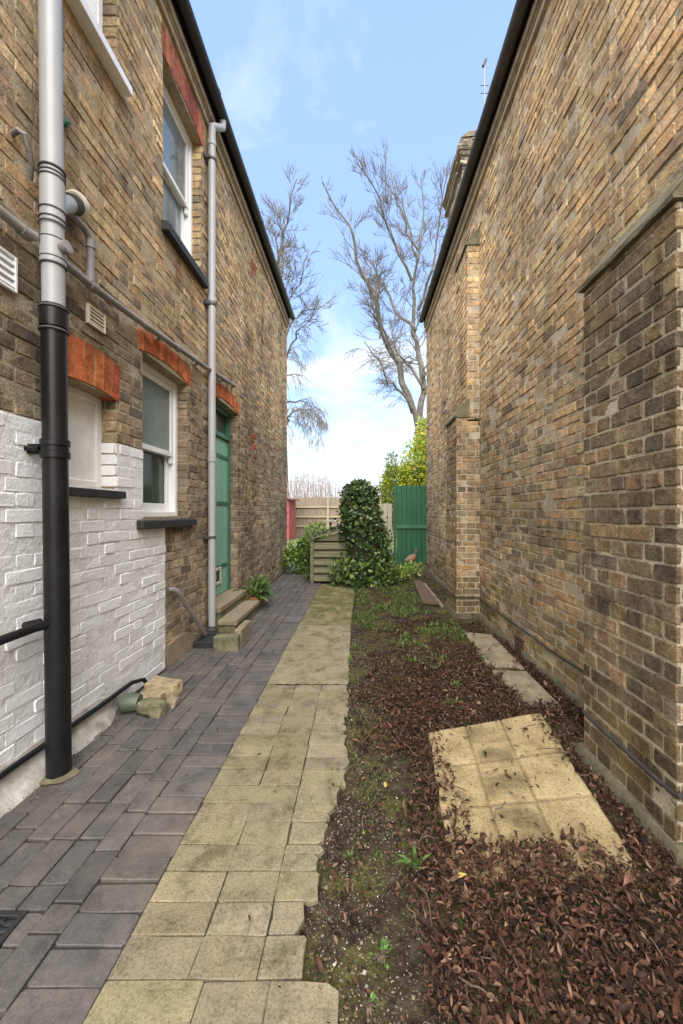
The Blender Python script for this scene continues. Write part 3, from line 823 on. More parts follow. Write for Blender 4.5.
# chimney
CX0, CX1, CY0, CY1, CZ = 1.66, 2.55, 6.55, 7.66, 7.46
P = []
def chim_tone(c, col): return (col*.6+col.mean()*.4)*np.array((1.0, .98, .92))
for (o0, uu, nn, w) in (((CX0, CY0, 0), (0, 1, 0), (-1, 0, 0), CY1-CY0), ((CX0, CY0, 0), (1, 0, 0), (0, -1, 0), CX1-CX0), ((CX1, CY0, 0), (0, 1, 0), (1, 0, 0), CY1-CY0), ((CX0, CY1, 0), (1, 0, 0), (0, 1, 0), CX1-CX0)):
    P.append(brick_panel(o0, uu, V, nn, w, 6.95, 'flemish', [], (2, 2, 2, 2, 3, 1.5, .3, 2), chim_tone, v_start=5.6))
    for (e, za, zb) in ((.045, 6.95, 7.025), (.02, 7.025, 7.10), (.055, 7.10, 7.175), (.085, 7.175, 7.25), (.03, 7.25, 7.40)):
        oo = np.array(o0) + np.array((-e if o0[0] == CX0 else e, -e if o0[1] == CY0 else e, 0))*np.array((1, 1, 0))
        oo = np.array((CX0-e if o0[0] == CX0 else CX1+e, CY0-e if o0[1] == CY0 else CY1+e, 0))
        P.append(brick_panel(oo, uu, V, nn, w+2*e, zb, 'flemish', [], (2, 2, 2, 2, 3, 1.5, .3, 2), chim_tone, v_start=za, rough=1.5))
v, p, c = join(P); ch = np_mesh('chimney', v, p, M['brick'], bld, c)
mb = MB(); g = .008; mb.box(CX0+g, CX1-g, CY0+g, CY1-g, 5.6, 6.96)
for (e, za, zb) in ((.045, 6.95, 7.022), (.02, 7.02, 7.10), (.055, 7.098, 7.172), (.085, 7.17, 7.248), (.03, 7.246, 7.40)): mb.box(CX0-e+g, CX1+e-g, CY0-e+g, CY1+e-g, za+.003, zb-.003)
mb.build('core', M['mortar_right'], ch)
mb = MB(); mb.prism([(CX0-.03, 7.395), (CX1+.03, 7.395), (CX1-.15, 7.50), (CX0+.15, 7.50)], 'y', CY0-.03, CY1+.03)
fl = mb.build('flaunching', M['cement'], ch); rough_up(fl, .03, 5, 4)
# aerial behind the eaves
ax, ay = 1.90, 6.15
aer = thing('television_aerial', (ax, ay, 5.95), 'thin metal aerial mast standing on the right roof near the chimney', 'aerial')
MB().tube([(ax, ay, 5.9), (ax, ay, 8.15)], .010, 8).build('mast', M['grey_pipe_dark'], aer, smooth=True)
MB().tube([(ax+.01, ay, 7.6), (ax+.14, ay-.05, 5.99)], .005, 6).build('stay', M['grey_pipe_dark'], aer, smooth=True)
MB().tube([(ax-.02, ay, 8.13), (ax+.02, ay, 8.24)], .022, 8).build('receiver', M['rubber'], aer, smooth=True)
for z in (7.72, 7.84): MB().tube([(ax-.06, ay, z), (ax+.06, ay, z)], .006, 6).build('cross_arm', M['rubber'], aer)

# =================================================================== GROUND
def ground_mat():
    m, nt, b = new_mat('rough_lawn')
    co = coords(nt)
    c = ramp(nt, noise(nt, co, .7, 6, .7), [(.3, (.13, .105, .055)), (.5, (.115, .125, .045)), (.7, (.22, .18, .10))])
    nt.links.new(c, b.inputs['Base Color']); b.inputs['Roughness'].default_value = .95
    bump(nt, b, noise(nt, co, 30, 4, .7), .8, .03)
    return m
mb = MB(); mb.v += [(-400, -60, -.06), (400, -60, -.06), (400, 800, -.06), (-400, 800, -.06)]; mb.f.append((0, 1, 2, 3))
tag(mb.build('ground', ground_mat()), kind='structure')

# brick paving ------------------------------------------------------
XB = -.722
PCOL = [(.086, .082, .086), (.100, .092, .093), (.072, .070, .076), (.110, .095, .092), (.092, .085, .083)]
def paver_rects():
    out = []
    Yend = 10.2
    y = -.6
    while y < Yend:
        d = .108+rnd.uniform(-.003, .003)
        if rnd.random() < .1: out.append((XB-.222, XB-.112, y, y+d)); out.append((XB-.112, XB, y, y+d))
        else: out.append((XB-.222, XB, y, y+d))
        y += d
    x = XB-.222
    while x > XL+.03:
        x0 = x-.1035
        y = -.6-rnd.random()*.2
        while y < Yend:
            l = .206+rnd.uniform(-.004, .004)
            if rnd.random() < .07: l = .103
            out.append((max(x0, XL+.02), x, y, y+l)); y += l
        x = x0
    return out
GRATE = (-1.335, -1.105, 1.17, 1.345)
rects = []
for r in paver_rects():
    if r[0] < GRATE[1] and r[1] > GRATE[0] and r[2] < GRATE[3] and r[3] > GRATE[2]:
        x0, x1, y0, y1 = r
        if y0 < GRATE[2]-.02: rects.append((x0, x1, y0, GRATE[2]))
        if y1 > GRATE[3]+.02: rects.append((x0, x1, GRATE[3], y1))
        ya, yb = max(y0, GRATE[2]), min(y1, GRATE[3])
        if yb-ya > .02 and x0 < GRATE[0]-.02: rects.append((x0, GRATE[0], ya, yb))
        if yb-ya > .02 and x1 > GRATE[1]+.02: rects.append((GRATE[1], x1, ya, yb))
    else: rects.append(r)
def slab_cells(rects, zfun, gap, colf, bev=.004, amp=.0025, rough=1.0, thick=.05, gx=None, cr=.006):
    A = np.array([r[:4] for r in rects]); n = len(A); rag = np.array([len(r) > 4 for r in rects])
    j = gap/2*rng.uniform(.4, 2.0, n); jx = j if gx is None else gx/2*rng.uniform(.4, 2.2, n); x0 = A[:, 0]+jx; x1 = A[:, 1]-jx; y0 = A[:, 2]+j; y1 = A[:, 3]-j
    c = cr*rng.uniform(.3, 1.8, (n, 4)); c = np.minimum(c, np.minimum(x1-x0, y1-y0)[:, None]*.3)
    xm = (x0+x1)/2; ym = (y0+y1)/2
    c[:, 1] *= np.where(rag, rng.uniform(1, 7, n), 1); c[:, 2] *= np.where(rag, rng.uniform(1, 7, n), 1)
    px = np.stack([x0+c[:,0], xm, x1-c[:,1], x1, x1, x1, x1-c[:,2], xm, x0+c[:,3], x0, x0, x0], 1)+rng.normal(0, .0014*rough, (n, 12))
    py = np.stack([y0, y0, y0, y0+c[:,1], ym, y1-c[:,2], y1, y1, y1, y1-c[:,3], ym, y0+c[:,0]], 1)+rng.normal(0, .0014*rough, (n, 12))
    px[:, 3:6] += rng.normal(0, .007, (n, 3))*rag[:, None]
    zc = np.array([zfun(a, b) for a, b in zip(xm, ym)])+rng.normal(0, amp, n)
    tx = rng.normal(0, .012*rough, (n, 1)); ty = rng.normal(0, .012*rough, (n, 1))
    bv = bev*rng.uniform(.6, 1.8, (n, 1))
    def ring(ins, dz):
        xx = xm[:, None]+(px-xm[:, None])*(1-2*ins/(x1-x0)[:, None]); yy = ym[:, None]+(py-ym[:, None])*(1-2*ins/(y1-y0)[:, None])
        zz = zc[:, None]+dz+tx*(xx-xm[:, None])+ty*(yy-ym[:, None])
        return np.stack([xx, yy, zz], -1)
    VV = np.stack([ring(0*bv, -thick), ring(0*bv, -bv), ring(bv, 0*bv)], 1)
    base = np.arange(n)[:, None]*36; top = base+24+np.arange(12)[None]
    i = np.arange(12); i2 = (i+1) % 12
    q = [(base[:, :, None]+np.stack([r_*12+i, r_*12+i2, r_*12+12+i2, r_*12+12+i], 1)[None]).reshape(-1, 4) for r_ in (0, 1)]
    cols = np.repeat(np.array([colf(a, b) for a, b in zip(xm, ym)]), 36, axis=0)
    return VV.reshape(-1, 3), [top, np.concatenate(q)], cols
def pz(x, y): return .006*mnoise.noise(Vector((x*1.5, y*1.2, 0)))
def pcol(x, y): 
    c = (np.array(rnd.choice(PCOL))*.65+np.array((.091, .086, .086))*.35)*rnd.uniform(.86, 1.14)*np.array((1.03, 1.0, .91))
    return c
def paver_mat():
    m, nt, b = new_mat('blue_grey_pavers')
    co = coords(nt)
    at = N(nt, 'ShaderNodeAttribute', attribute_name='col').outputs['Color']
    c = mix(nt, 1.0, at, ramp(nt, noise(nt, co, 9, 6, .75), [(.3, (.62, .60, .58)), (.5, (1, 1, 1)), (.72, (1.45, 1.38, 1.28))]), 'MULTIPLY')
    c = mix(nt, 1.0, c, ramp(nt, noise(nt, co, 130, 3, .7), [(.3, (.72, .72, .72)), (.65, (1.15, 1.15, 1.15))]), 'MULTIPLY')
    dust = ramp(nt, noise(nt, co, 2.2, 5, .7), [(.48, (0, 0, 0)), (.70, (.5, .5, .5))])
    c = mix(nt, dust, c, (.17, .14, .105))
    nt.links.new(c, b.inputs['Base Color'])
    nt.links.new(ramp(nt, noise(nt, co, 6, 4), [(.3, (.5,)*3), (.7, (.8,)*3)]), b.inputs['Roughness'])
    b.inputs['Specular IOR Level'].default_value = .4
    p = bump(nt, b, noise(nt, co, 28, 4, .65), .45, .005)
    bump(nt, b, noise(nt, co, 150, 3, .7), .4, .0018, p)
    return m
v, p, c = slab_cells(rects, pz, .0062, pcol, bev=.0025, rough=.8, gx=.0035)
tag(np_mesh('brick_paving', v, p, paver_mat(), None, c), kind='structure')
# sandy bed between the pavers
def joint_mat():
    m, nt, b = new_mat('joint_dirt')
    co = coords(nt)
    nt.links.new(ramp(nt, noise(nt, co, 5, 6, .7), [(.35, (.022, .018, .014)), (.55, (.055, .045, .03)), (.68, (.10, .10, .035)), (.8, (.18, .13, .075))]), b.inputs['Base Color'])
    b.inputs['Roughness'].default_value = 1
    bump(nt, b, noise(nt, co, 120, 3, .7), .9, .006)
    return m
M['joint'] = joint_mat()
mb = MB(); mb.box(XL-.05, XB+.01, -.7, 10.25, -.058, -.012); tag(mb.build('paving_bed', M['joint']), kind='structure')

# concrete path ----------------------------------------------------
def conc_mat():
    m, nt, b = new_mat('old_concrete')
    co = coords(nt)
    at = N(nt, 'ShaderNodeAttribute', attribute_name='col').outputs['Color']
    c = mix(nt, 1.0, at, ramp(nt, noise(nt, co, 6, 8, .8), [(.32, (.42, .41, .36)), (.5, (1, 1, 1)), (.70, (1.3, 1.28, 1.2))]), 'MULTIPLY')
    c = mix(nt, 1.0, c, ramp(nt, noise(nt, co, 110, 4, .85), [(.36, (.58, .57, .54)), (.5, (1, 1, 1)), (.66, (1.2, 1.2, 1.18))]), 'MULTIPLY')
    sep = N(nt, 'ShaderNodeSeparateXYZ'); nt.links.new(co, sep.inputs[0])
    mr = N(nt, 'ShaderNodeMapRange'); mr.inputs['From Min'].default_value = 3.4; mr.inputs['From Max'].default_value = 5.6; nt.links.new(sep.outputs['Y'], mr.inputs['Value'])
    mo = noise(nt, co, 4.5, 6, .75)
    ad = N(nt, 'ShaderNodeMath', operation='MULTIPLY_ADD'); nt.links.new(mr.outputs[0], ad.inputs[0]); ad.inputs[1].default_value = .16; nt.links.new(mo, ad.inputs[2])
    moss = ramp(nt, ad.outputs[0], [(.60, (0, 0, 0)), (.70, (.85, .85, .85))])
    c = mix(nt, moss, c, (.085, .09, .025))
    nt.links.new(c, b.inputs['Base Color'])
    b.inputs['Roughness'].default_value = .93; b.inputs['Specular IOR Level'].default_value = .2
    p = bump(nt, b, noise(nt, co, 22, 5, .7), .5, .006)
    bump(nt, b, noise(nt, co, 130, 3, .75), .6, .0025, p)
    return m
M['concrete'] = conc_mat()
rects = []
edge_pts = ([.3, 1.05, 1.12, 1.18, 1.2, 1.3, 1.37, 1.42, 1.44, 1.5, 1.6, 1.7, 1.85, 1.95, 2.1, 2.4, 3.0, 4, 5, 6.5, 7.4],
            [-.06, -.065, -.07, -.17, -.17, -.185, -.21, -.15, -.14, -.145, -.155, -.12, -.105, -.08, -.07, -.085, -.09, -.1, -.11, -.09, -.12])
def right_edge(y): return float(np.interp(y, *edge_pts)) + .012*mnoise.noise(Vector((y*14, 0, 3)))
colx = [XB+.004, -.487, -.292]
y = 1.14
while y < 2.99:
    d = .113+rnd.uniform(-.008, .010)
    for i in range(3):
        x0 = colx[i]+rnd.uniform(-.004, .004) if i else colx[0]; x1 = colx[i+1] if i < 2 else right_edge(y+d/2)+rnd.uniform(-.008, .008)
        if i == 1 and rnd.random() < .22: continue
        if i == 0 and rnd.random() < .0: continue
        if i < 2: rects.append((x0, x1, y, y+d))
        elif rnd.random() < .25:
            ym_ = y+d*rnd.uniform(.35, .65); rects.append((x0, x1+rnd.uniform(-.015, .005), y, ym_, 1)); rects.append((x0, x1+rnd.uniform(-.01, .01), ym_, y+d, 1))
        else: rects.append((x0, x1, y, y+d, 1))
    y += d
CE = y
cc = lambda x, y: np.array((.215, .182, .118))*rnd.uniform(.88, 1.12)*np.array((1, rnd.uniform(.97, 1.03), rnd.uniform(.92, 1.06)))
# fill merged cells
full = []
for r in rects:      # a few cells run through two columns
    if full and len(r) > 4 and len(full[-1]) == 4 and abs(full[-1][2]-r[2]) < 1e-6 and r[0]-full[-1][1] > .05:
        full[-1] = (*full[-1][:1], r[0], *full[-1][2:])
    full.append(r)
for (xa, xb, ya, yb, *k_) in ((XB+.004, -.43, -.4, .72), (-.43, -.07, -.4, .74, 1), (XB+.004, -.44, .72, 1.139), (-.44, -.25, .74, 1.139), (-.25, -.068, .74, 1.136, 1)):
    full.append((xa, xb, ya, yb, *k_))
v, p, c = slab_cells(full, lambda x, y: .010+.006*mnoise.noise(Vector((x*3, y*2, 5))), .0032, cc, bev=.0016, amp=.0007, rough=.9, thick=.06, gx=.0024, cr=.003)
parts = [(v, p, c)]
# cast slabs: near piece and the long far piece, irregular right edge
def cast_slab(ya, yb, n, z, colr, x0=XB+.004, thick=.06):
    ys = np.linspace(ya, yb, n); V_, F_ = [], []
    nx = 9
    for y in ys:
        xe = right_edge(y)
        for k in range(nx):
            t = k/(nx-1); x = x0+(xe-x0)*t
            zz = z+.004*mnoise.noise(Vector((x*4, y*2.5, 8)))-(.006 if k in (0, nx-1) else 0)
            V_.append((x, y, zz))
        V_.append((xe, y, z-thick)); V_.append((x0, y, z-thick))
    m = nx+2
    for i in range(n-1):
        for k in range(nx): F_.append((i*m+k, i*m+k+1, (i+1)*m+k+1, (i+1)*m+k))
        F_.append((i*m+nx+1, i*m, (i+1)*m, (i+1)*m+nx+1))
    F_.append((0, nx+1, nx, nx-1) ); F_.append(((n-1)*m+nx-1, (n-1)*m+nx, (n-1)*m+nx+1, (n-1)*m))
    # close the ends with strips
    for base in (0, (n-1)*m):
        for k in range(nx-1):
            F_.append((base+k, base+k+1, base+nx, base+nx+1))
    return np.array(V_), [np.array(F_)], np.tile(np.array(colr), (len(V_), 1))
parts.append(cast_slab(CE+.012, 4.7, 90, .012, (.235, .198, .128)))
parts.append(cast_slab(4.712, 7.45, 120, .006, (.20, .17, .10)))
v, p, c = join(parts)
tag(np_mesh('concrete_path', v, p, M['concrete'], None, c), kind='structure')
mb = MB(); mb.box(XB-.002, -.22, -.4, 7.4, -.055, -.001); tag(mb.build('path_bed', M['joint']), kind='structure')

# soil bed --------------------------------------------------------
def soil_z(x, y):
    z = -.012+.018*mnoise.noise(Vector((x*2.2, y*2.2, 0)))+.010*mnoise.noise(Vector((x*7, y*7, 1)))+.005*mnoise.noise(Vector((x*22, y*22, 1)))
    z += .02*max(0, min(1, (x-.1)/.6))
    return z
def soil_mat():
    m, nt, b = new_mat('garden_soil')
    co = coords(nt)
    c = ramp(nt, noise(nt, co, 18, 6, .75), [(.32, (.014, .010, .007)), (.5, (.038, .028, .019)), (.68, (.085, .063, .042))])
    vor = N(nt, 'ShaderNodeTexVoronoi'); vor.inputs['Scale'].default_value = 55; nt.links.new(co, vor.inputs['Vector'])
    peb = ramp(nt, vor.outputs['Distance'], [(.12, (.7, .7, .7)), (.24, (0, 0, 0))])
    pebm = mix(nt, 1.0, peb, ramp(nt, noise(nt, co, 9, 2), [(.5, (0, 0, 0)), (.62, (1, 1, 1))]), 'MULTIPLY')
    c = mix(nt, pebm, c, (.23, .19, .14))
    mo = noise(nt, co, 3.2, 6, .78)
    moss = ramp(nt, mo, [(.47, (0, 0, 0)), (.57, (.9, .9, .9))])
    mc = ramp(nt, noise(nt, co, 60, 4, .8), [(.35, (.035, .038, .011)), (.65, (.125, .128, .034))])
    c = mix(nt, moss, c, mc)
    nt.links.new(c, b.inputs['Base Color']); b.inputs['Roughness'].default_value = .97; b.inputs['Specular IOR Level'].default_value = .15
    p = bump(nt, b, noise(nt, co, 45, 5, .75), 1.0, .012)
    bump(nt, b, noise(nt, co, 170, 3, .7), .8, .004, p)
    return m
xs = np.arange(-.30, 1.62, .025); ys = np.arange(.2, 10.5, .03)
V_ = [(x, y, soil_z(x, y) - (.03 if x > 1.55 else 0)) for y in ys for x in xs]
nx = len(xs); I = np.arange(len(ys)-1)[:, None]*nx+np.arange(nx-1)[None]
q = np.stack([I, I+1, I+nx+1, I+nx], -1).reshape(-1, 4)
tag(np_mesh('garden_bed', V_, [q], soil_mat(), None, None, smooth=True), kind='structure')

# concrete slab in the leaves -----------------------------------------
A, B_, C_, D_ = (.405, 2.385), (1.175, 2.63), (1.015, 1.46), (.335, 1.46)
def slab_pt(s, t):
    x = (A[0]*(1-s)+B_[0]*s)*(1-t)+(D_[0]*(1-s)+C_[0]*s)*t; y = (A[1]*(1-s)+B_[1]*s)*(1-t)+(D_[1]*(1-s)+C_[1]*s)*t
    return x, y
def slab_mat():
    m, nt, b = new_mat('yellow_concrete_slab')
    co = coords(nt)
    c = ramp(nt, noise(nt, co, 5, 6, .72), [(.28, (.15, .11, .06)), (.46, (.34, .265, .135)), (.7, (.47, .38, .21))])
    c = mix(nt, 1.0, c, ramp(nt, noise(nt, co, 90, 4, .85), [(.36, (.5, .48, .42)), (.52, (1.05, 1.05, 1.05))]), 'MULTIPLY')
    c = mix(nt, 1.0, c, N(nt, 'ShaderNodeAttribute', attribute_name='col').outputs['Color'], 'MULTIPLY')
    st = ramp(nt, noise(nt, co, 3, 7, .8, dist=.6), [(.50, (0, 0, 0)), (.70, (.75, .75, .75))])
    c = mix(nt, st, c, (.13, .10, .055))
    nt.links.new(c, b.inputs['Base Color']); b.inputs['Roughness'].default_value = .95; b.inputs['Specular IOR Level'].default_value = .2
    p = bump(nt, b, noise(nt, co, 26, 5, .7), .45, .006); bump(nt, b, noise(nt, co, 150, 3, .7), .5, .002, p)
    return m
M['slab'] = slab_mat()
slab = thing('concrete_slab', (.75, 1.95, 0), 'large yellow concrete slab scored into six panels among the brown leaves', 'slab')
S = 90; T = 110
V_ = []; SC = []; groove_s = (.31, .62); groove_t = (.36, .66)
for jx in range(T+1):
    for ix in range(S+1):
        s, t = ix/S, jx/T
        x, y = slab_pt(s, t)
        e = .010*mnoise.noise(Vector((x*9, y*9, 2)))
        if ix in (0, S): x += e
        if jx in (0, T): y += e
        z = .024+.004*mnoise.noise(Vector((x*3, y*3, 7)))+.0015*mnoise.noise(Vector((x*20, y*20, 7)))
        for g in groove_s:
            w = abs(s-g-.006*mnoise.noise(Vector((t*6, g*9, 0))))*.75
            if w < .011: z -= .007*(1-w/.011)
        for g in groove_t:
            w = abs(t-g-.004*mnoise.noise(Vector((s*6, g*9, 3))))*1.1
            if w < .012: z -= .007*(1-w/.012)
        gd = 0
        for g in groove_s: gd = max(gd, 1-abs(s-g-.006*mnoise.noise(Vector((t*6, g*9, 0))))*.75/.011)
        for g in groove_t: gd = max(gd, 1-abs(t-g-.004*mnoise.noise(Vector((s*6, g*9, 3))))*1.1/.011)
        k_ = 1-.75*max(0, gd)*(.65+.5*mnoise.noise(Vector((x*4, y*4, 1))))
        mid = max(0, min(1, (s-.31)/.04))*max(0, min(1, (.62-s)/.04))
        st2 = max(0, min(1, .55+1.1*mnoise.fractal(Vector((x*3, y*9, 1)), 1, 2, 4)))
        k_ *= 1-.42*mid*st2
        SC.append((k_, k_*.98, k_*.97)); V_.append((x, y, z))
n0 = len(V_); border = [i for i in range(S+1)]+[(S+1)*j+S for j in range(1, T+1)]+[(S+1)*T+i for i in range(S-1, -1, -1)]+[(S+1)*j for j in range(T-1, 0, -1)]
for i in border: V_.append((V_[i][0], V_[i][1], -.05)); SC.append((.6, .58, .55))
I = np.arange(T)[:, None]*(S+1)+np.arange(S)[None]
q = np.stack([I, I+S+1, I+S+2, I+1], -1).reshape(-1, 4)
nb_ = len(border); q2 = np.array([(border[i], border[(i+1) % nb_], n0+(i+1) % nb_, n0+i) for i in range(nb_)])
np_mesh('slab_top', V_, [q, q2], M['slab'], slab, np.array(SC), smooth=True)

def stone_thing(name, mbx, mat, org, label, cat, amp=.006, freq=12, cuts=4, bevel=.008, group=None):
    o = mbx.build(name, mat, None, bevel=bevel, org=org); rough_up(o, amp, freq, cuts)
    return tag(o, label, cat, group)
# narrow slabs along the right wall
M['pale_slab'] = simple('pale_path_slab', (.30, .24, .155), .95, .4, 8, 80, .8, .006, col2=(.12, .09, .055))
def quad_slab(pts, z0, z1):
    mb = MB(); mb.hexa([(x, y, z0) for x, y in pts]+[(x, y, z1) for x, y in pts]); return mb
stone_thing('stepping_slab', quad_slab([(1.075, 3.42), (1.375, 3.36), (1.40, 4.28), (1.13, 4.36)], -.05, .032), M['pale_slab'], (1.25, 3.9, 0), 'long narrow pale slab beside the wall, before the far buttress', 'slab', .004, 9)
stone_thing('stepping_slab', quad_slab([(1.11, 2.72), (1.36, 2.70), (1.37, 3.30), (1.09, 3.34)], -.05, .026), M['pale_slab'], (1.22, 3.0, 0), 'narrow grey slab behind the big yellow slab, half hidden by leaves', 'slab', .004, 9)
stone_thing('stepping_slab', quad_slab([(1.19, 1.95), (1.36, 2.2), (1.37, 2.62), (1.20, 2.64)], -.05, .018), M['pale_slab'], (1.27, 2.3, 0), 'grey slab sliver between the yellow slab and near buttress', 'slab', .004, 9)
stone_thing('stepping_slab', quad_slab([(1.12, 5.55), (1.17, 5.6), (1.2, 7.4), (1.13, 7.4)], -.05, .03), M['pale_slab'], (1.15, 6.4, 0), 'pale kerb slab beside the rusty plank under the wall', 'slab', .004, 9)
pl = thing('plank', (1.0, 6.5, 0), 'rusty brown plank lying on the ground near the far buttress', 'plank')
mb = MB(); mb.hexa([(.885, 5.72, .02), (1.11, 5.66, .02), (1.13, 7.45, .03), (.985, 7.5, .03), (.885, 5.72, .062), (1.11, 5.66, .062), (1.13, 7.45, .07), (.985, 7.5, .07)])
mb.build('board', M['rust'], pl, bevel=.006)

# =================================================================== things by the left wall
# doorsteps
stp = thing('stone_step', (XL+.05, 4.9, 0), 'upper stone doorstep under the green door', 'doorstep', 'doorsteps')
o = MB().box(XL-.12, XL+.13, 4.42, 5.46, .215, .285).build('tread', M['stone'], stp, bevel=.01); rough_up(o, .004, 9, 5)
o = MB().box(XL+.002, XL+.115, 4.45, 5.44, -.03, .214).build('riser', M['mossy_stone'], stp, bevel=.006)
stp2 = thing('stone_step', (XL+.2, 4.85, 0), 'lower wider stone doorstep beside the grey downpipe', 'doorstep', 'doorsteps')
o = MB().box(XL+.115, XL+.325, 4.36, 5.36, .095, .155).build('tread', M['stone'], stp2, bevel=.01); rough_up(o, .004, 9, 5)
o = MB().box(XL+.118, XL+.305, 4.39, 5.33, -.03, .094).build('riser', M['mossy_stone'], stp2, bevel=.006)
# gully surround
stone_thing('kerb_stone', MB().box(-1.40, -1.165, 3.84, 3.93, -.03, .145), M['mossy_stone'], (-1.28, 3.9, 0), 'green stained kerb stone set across before the drain gully', 'kerb stone', .005)
stone_thing('kerb_stone', MB().box(-1.235, -1.165, 3.95, 4.30, -.03, .175), M['stone'], (-1.2, 4.1, 0), 'pale kerb stone set lengthwise beside the lower doorstep', 'kerb stone', .005)
gl = thing('drain_gully', (-1.52, 4.1, 0), 'black drain gully at the foot of the grey downpipe', 'drain')
mb = MB(); ring_frame(mb, 0, 1, 0, 1, 0, 1, .1, .1, .1, .1); mb = MB()
mb.box(-1.63, -1.42, 3.93, 3.96, -.03, .06); mb.box(-1.63, -1.42, 4.22, 4.25, -.03, .06); mb.box(-1.63, -1.60, 3.96, 4.22, -.03, .06); mb.box(-1.45, -1.42, 3.96, 4.22, -.03, .06)
mb.build('rim', M['iron'], gl, bevel=.005)
mb = MB()
for i in range(6): mb.box(-1.60, -1.45, 3.97+.042*i, 3.99+.042*i, .02, .045)
mb.build('grate', M['iron'], gl, bevel=.003)
mb = MB(); mb.tube([(-1.595, 4.34, .1), (-1.595, 4.33, .055), (-1.585, 4.27, .04)], .046, 16); mb.build('shoe', M['rubber'], gl, smooth=True)
# rubble
stone_thing('concrete_block', quad_slab([(-1.55, 2.90), (-1.32, 2.83), (-1.29, 2.95), (-1.53, 3.02)], .0, .105), M['concrete_block'], (-1.37, 2.95, 0), 'yellowish broken concrete block on the paving beside the white wall', 'block', .012, 14)
stone_thing('broken_slab', quad_slab([(-1.55, 2.78), (-1.40, 2.73), (-1.38, 2.86), (-1.54, 2.89)], .0, .065), M['concrete_block'], (-1.42, 2.84, 0), 'flat broken mortar lump leaning below the yellowish block', 'rubble', .012, 16)
stone_thing('stone_fragment', quad_slab([(-1.335, 2.74), (-1.26, 2.72), (-1.25, 2.79), (-1.32, 2.82)], .0, .05), M['stone'], (-1.29, 2.76, 0), 'small brownish stone fragment in front of the yellowish block', 'rubble', .012, 18)
stone_thing('mossy_stone', quad_slab([(-1.47, 2.64), (-1.29, 2.58), (-1.275, 2.66), (-1.43, 2.73)], .0, .085), M['mossy_stone'], (-1.37, 2.65, 0), 'green mossy stone lying on the paving beside the pipe end', 'stone', .014, 13)
o = MB().tube([(-1.585, 2.66, .055), (-1.57, 2.67, .060), (-1.53, 2.69, .062), (-1.475, 2.695, .058)], [.052, .058, .060, .052], 18).build('pipe_end', simple('green_glazed_pipe', (.11, .13, .09), .45, .5, 14, 40, .5, .004, col2=(.05, .065, .045)), None, smooth=True, org=(-1.53, 2.68, 0))
tag(o, 'short green stained pipe end lying at the foot of the white wall', 'pipe')
# drain grate
dg = thing('drain_cover', (-1.22, 1.26, 0), 'square black iron drain grate set in the grey brick paving', 'drain cover')
mb = MB(); ring_frame_xy = [(-1.335, -1.315), (-1.125, -1.105)]
for a, b in ring_frame_xy: mb.box(a, b, 1.172, 1.343, -.03, .003)
mb.box(-1.315, -1.125, 1.172, 1.19, -.03, .003); mb.box(-1.315, -1.125, 1.325, 1.343, -.03, .003); mb.build('rim', M['iron'], dg, bevel=.002)
mb = MB()
for i in range(6):
    y_ = 1.197+i*.022; pts = [(-1.315+.19*t/14, y_+.006*math.sin(t*1.35), -.004) for t in range(15)]
    mb.tube(pts, .0055, 6)
for k in range(3): mb.box(-1.27+k*.05, -1.262+k*.05, 1.19, 1.325, -.012, -.003)
mb.build('bars', M['iron'], dg, smooth=True)

# =================================================================== leaves
LT = np.array([(0, 0), (.3, -.8), (.3, 0), (.3, .8), (.65, -.75), (.65, 0), (.65, .75), (1, 0)], float)   # t, s
LF = np.array([(0, 1, 2), (0, 2, 3), (1, 4, 5), (1, 5, 2), (2, 5, 6), (2, 6, 3), (4, 7, 5), (5, 7, 6)])
def leaf_cloud(pos, X, Nn, L, Wd, curl, fold, col):
    """pos n,3; X leaf axis; Nn rough normal; arrays n"""
    n = len(pos)
    X = X/np.linalg.norm(X, axis=1, keepdims=True)
    Y = np.cross(Nn, X); Y /= np.maximum(np.linalg.norm(Y, axis=1, keepdims=True), 1e-6); Z = np.cross(X, Y)
    t, s = LT[:, 0][None, :], LT[:, 1][None, :]
    lx = (t-.0)*L[:, None]; ly = s*Wd[:, None]/2
    lz = curl[:, None]*L[:, None]*(.25-(t-.5)**2) + fold[:, None]*np.abs(s)*Wd[:, None]/2
    v = pos[:, None, :]+lx[..., None]*X[:, None]+ly[..., None]*Y[:, None]+lz[..., None]*Z[:, None]
    f = (np.arange(n)[:, None, None]*8+LF[None]).reshape(-1, 3)
    return v.reshape(-1, 3), [f], np.repeat(col, 8, axis=0)

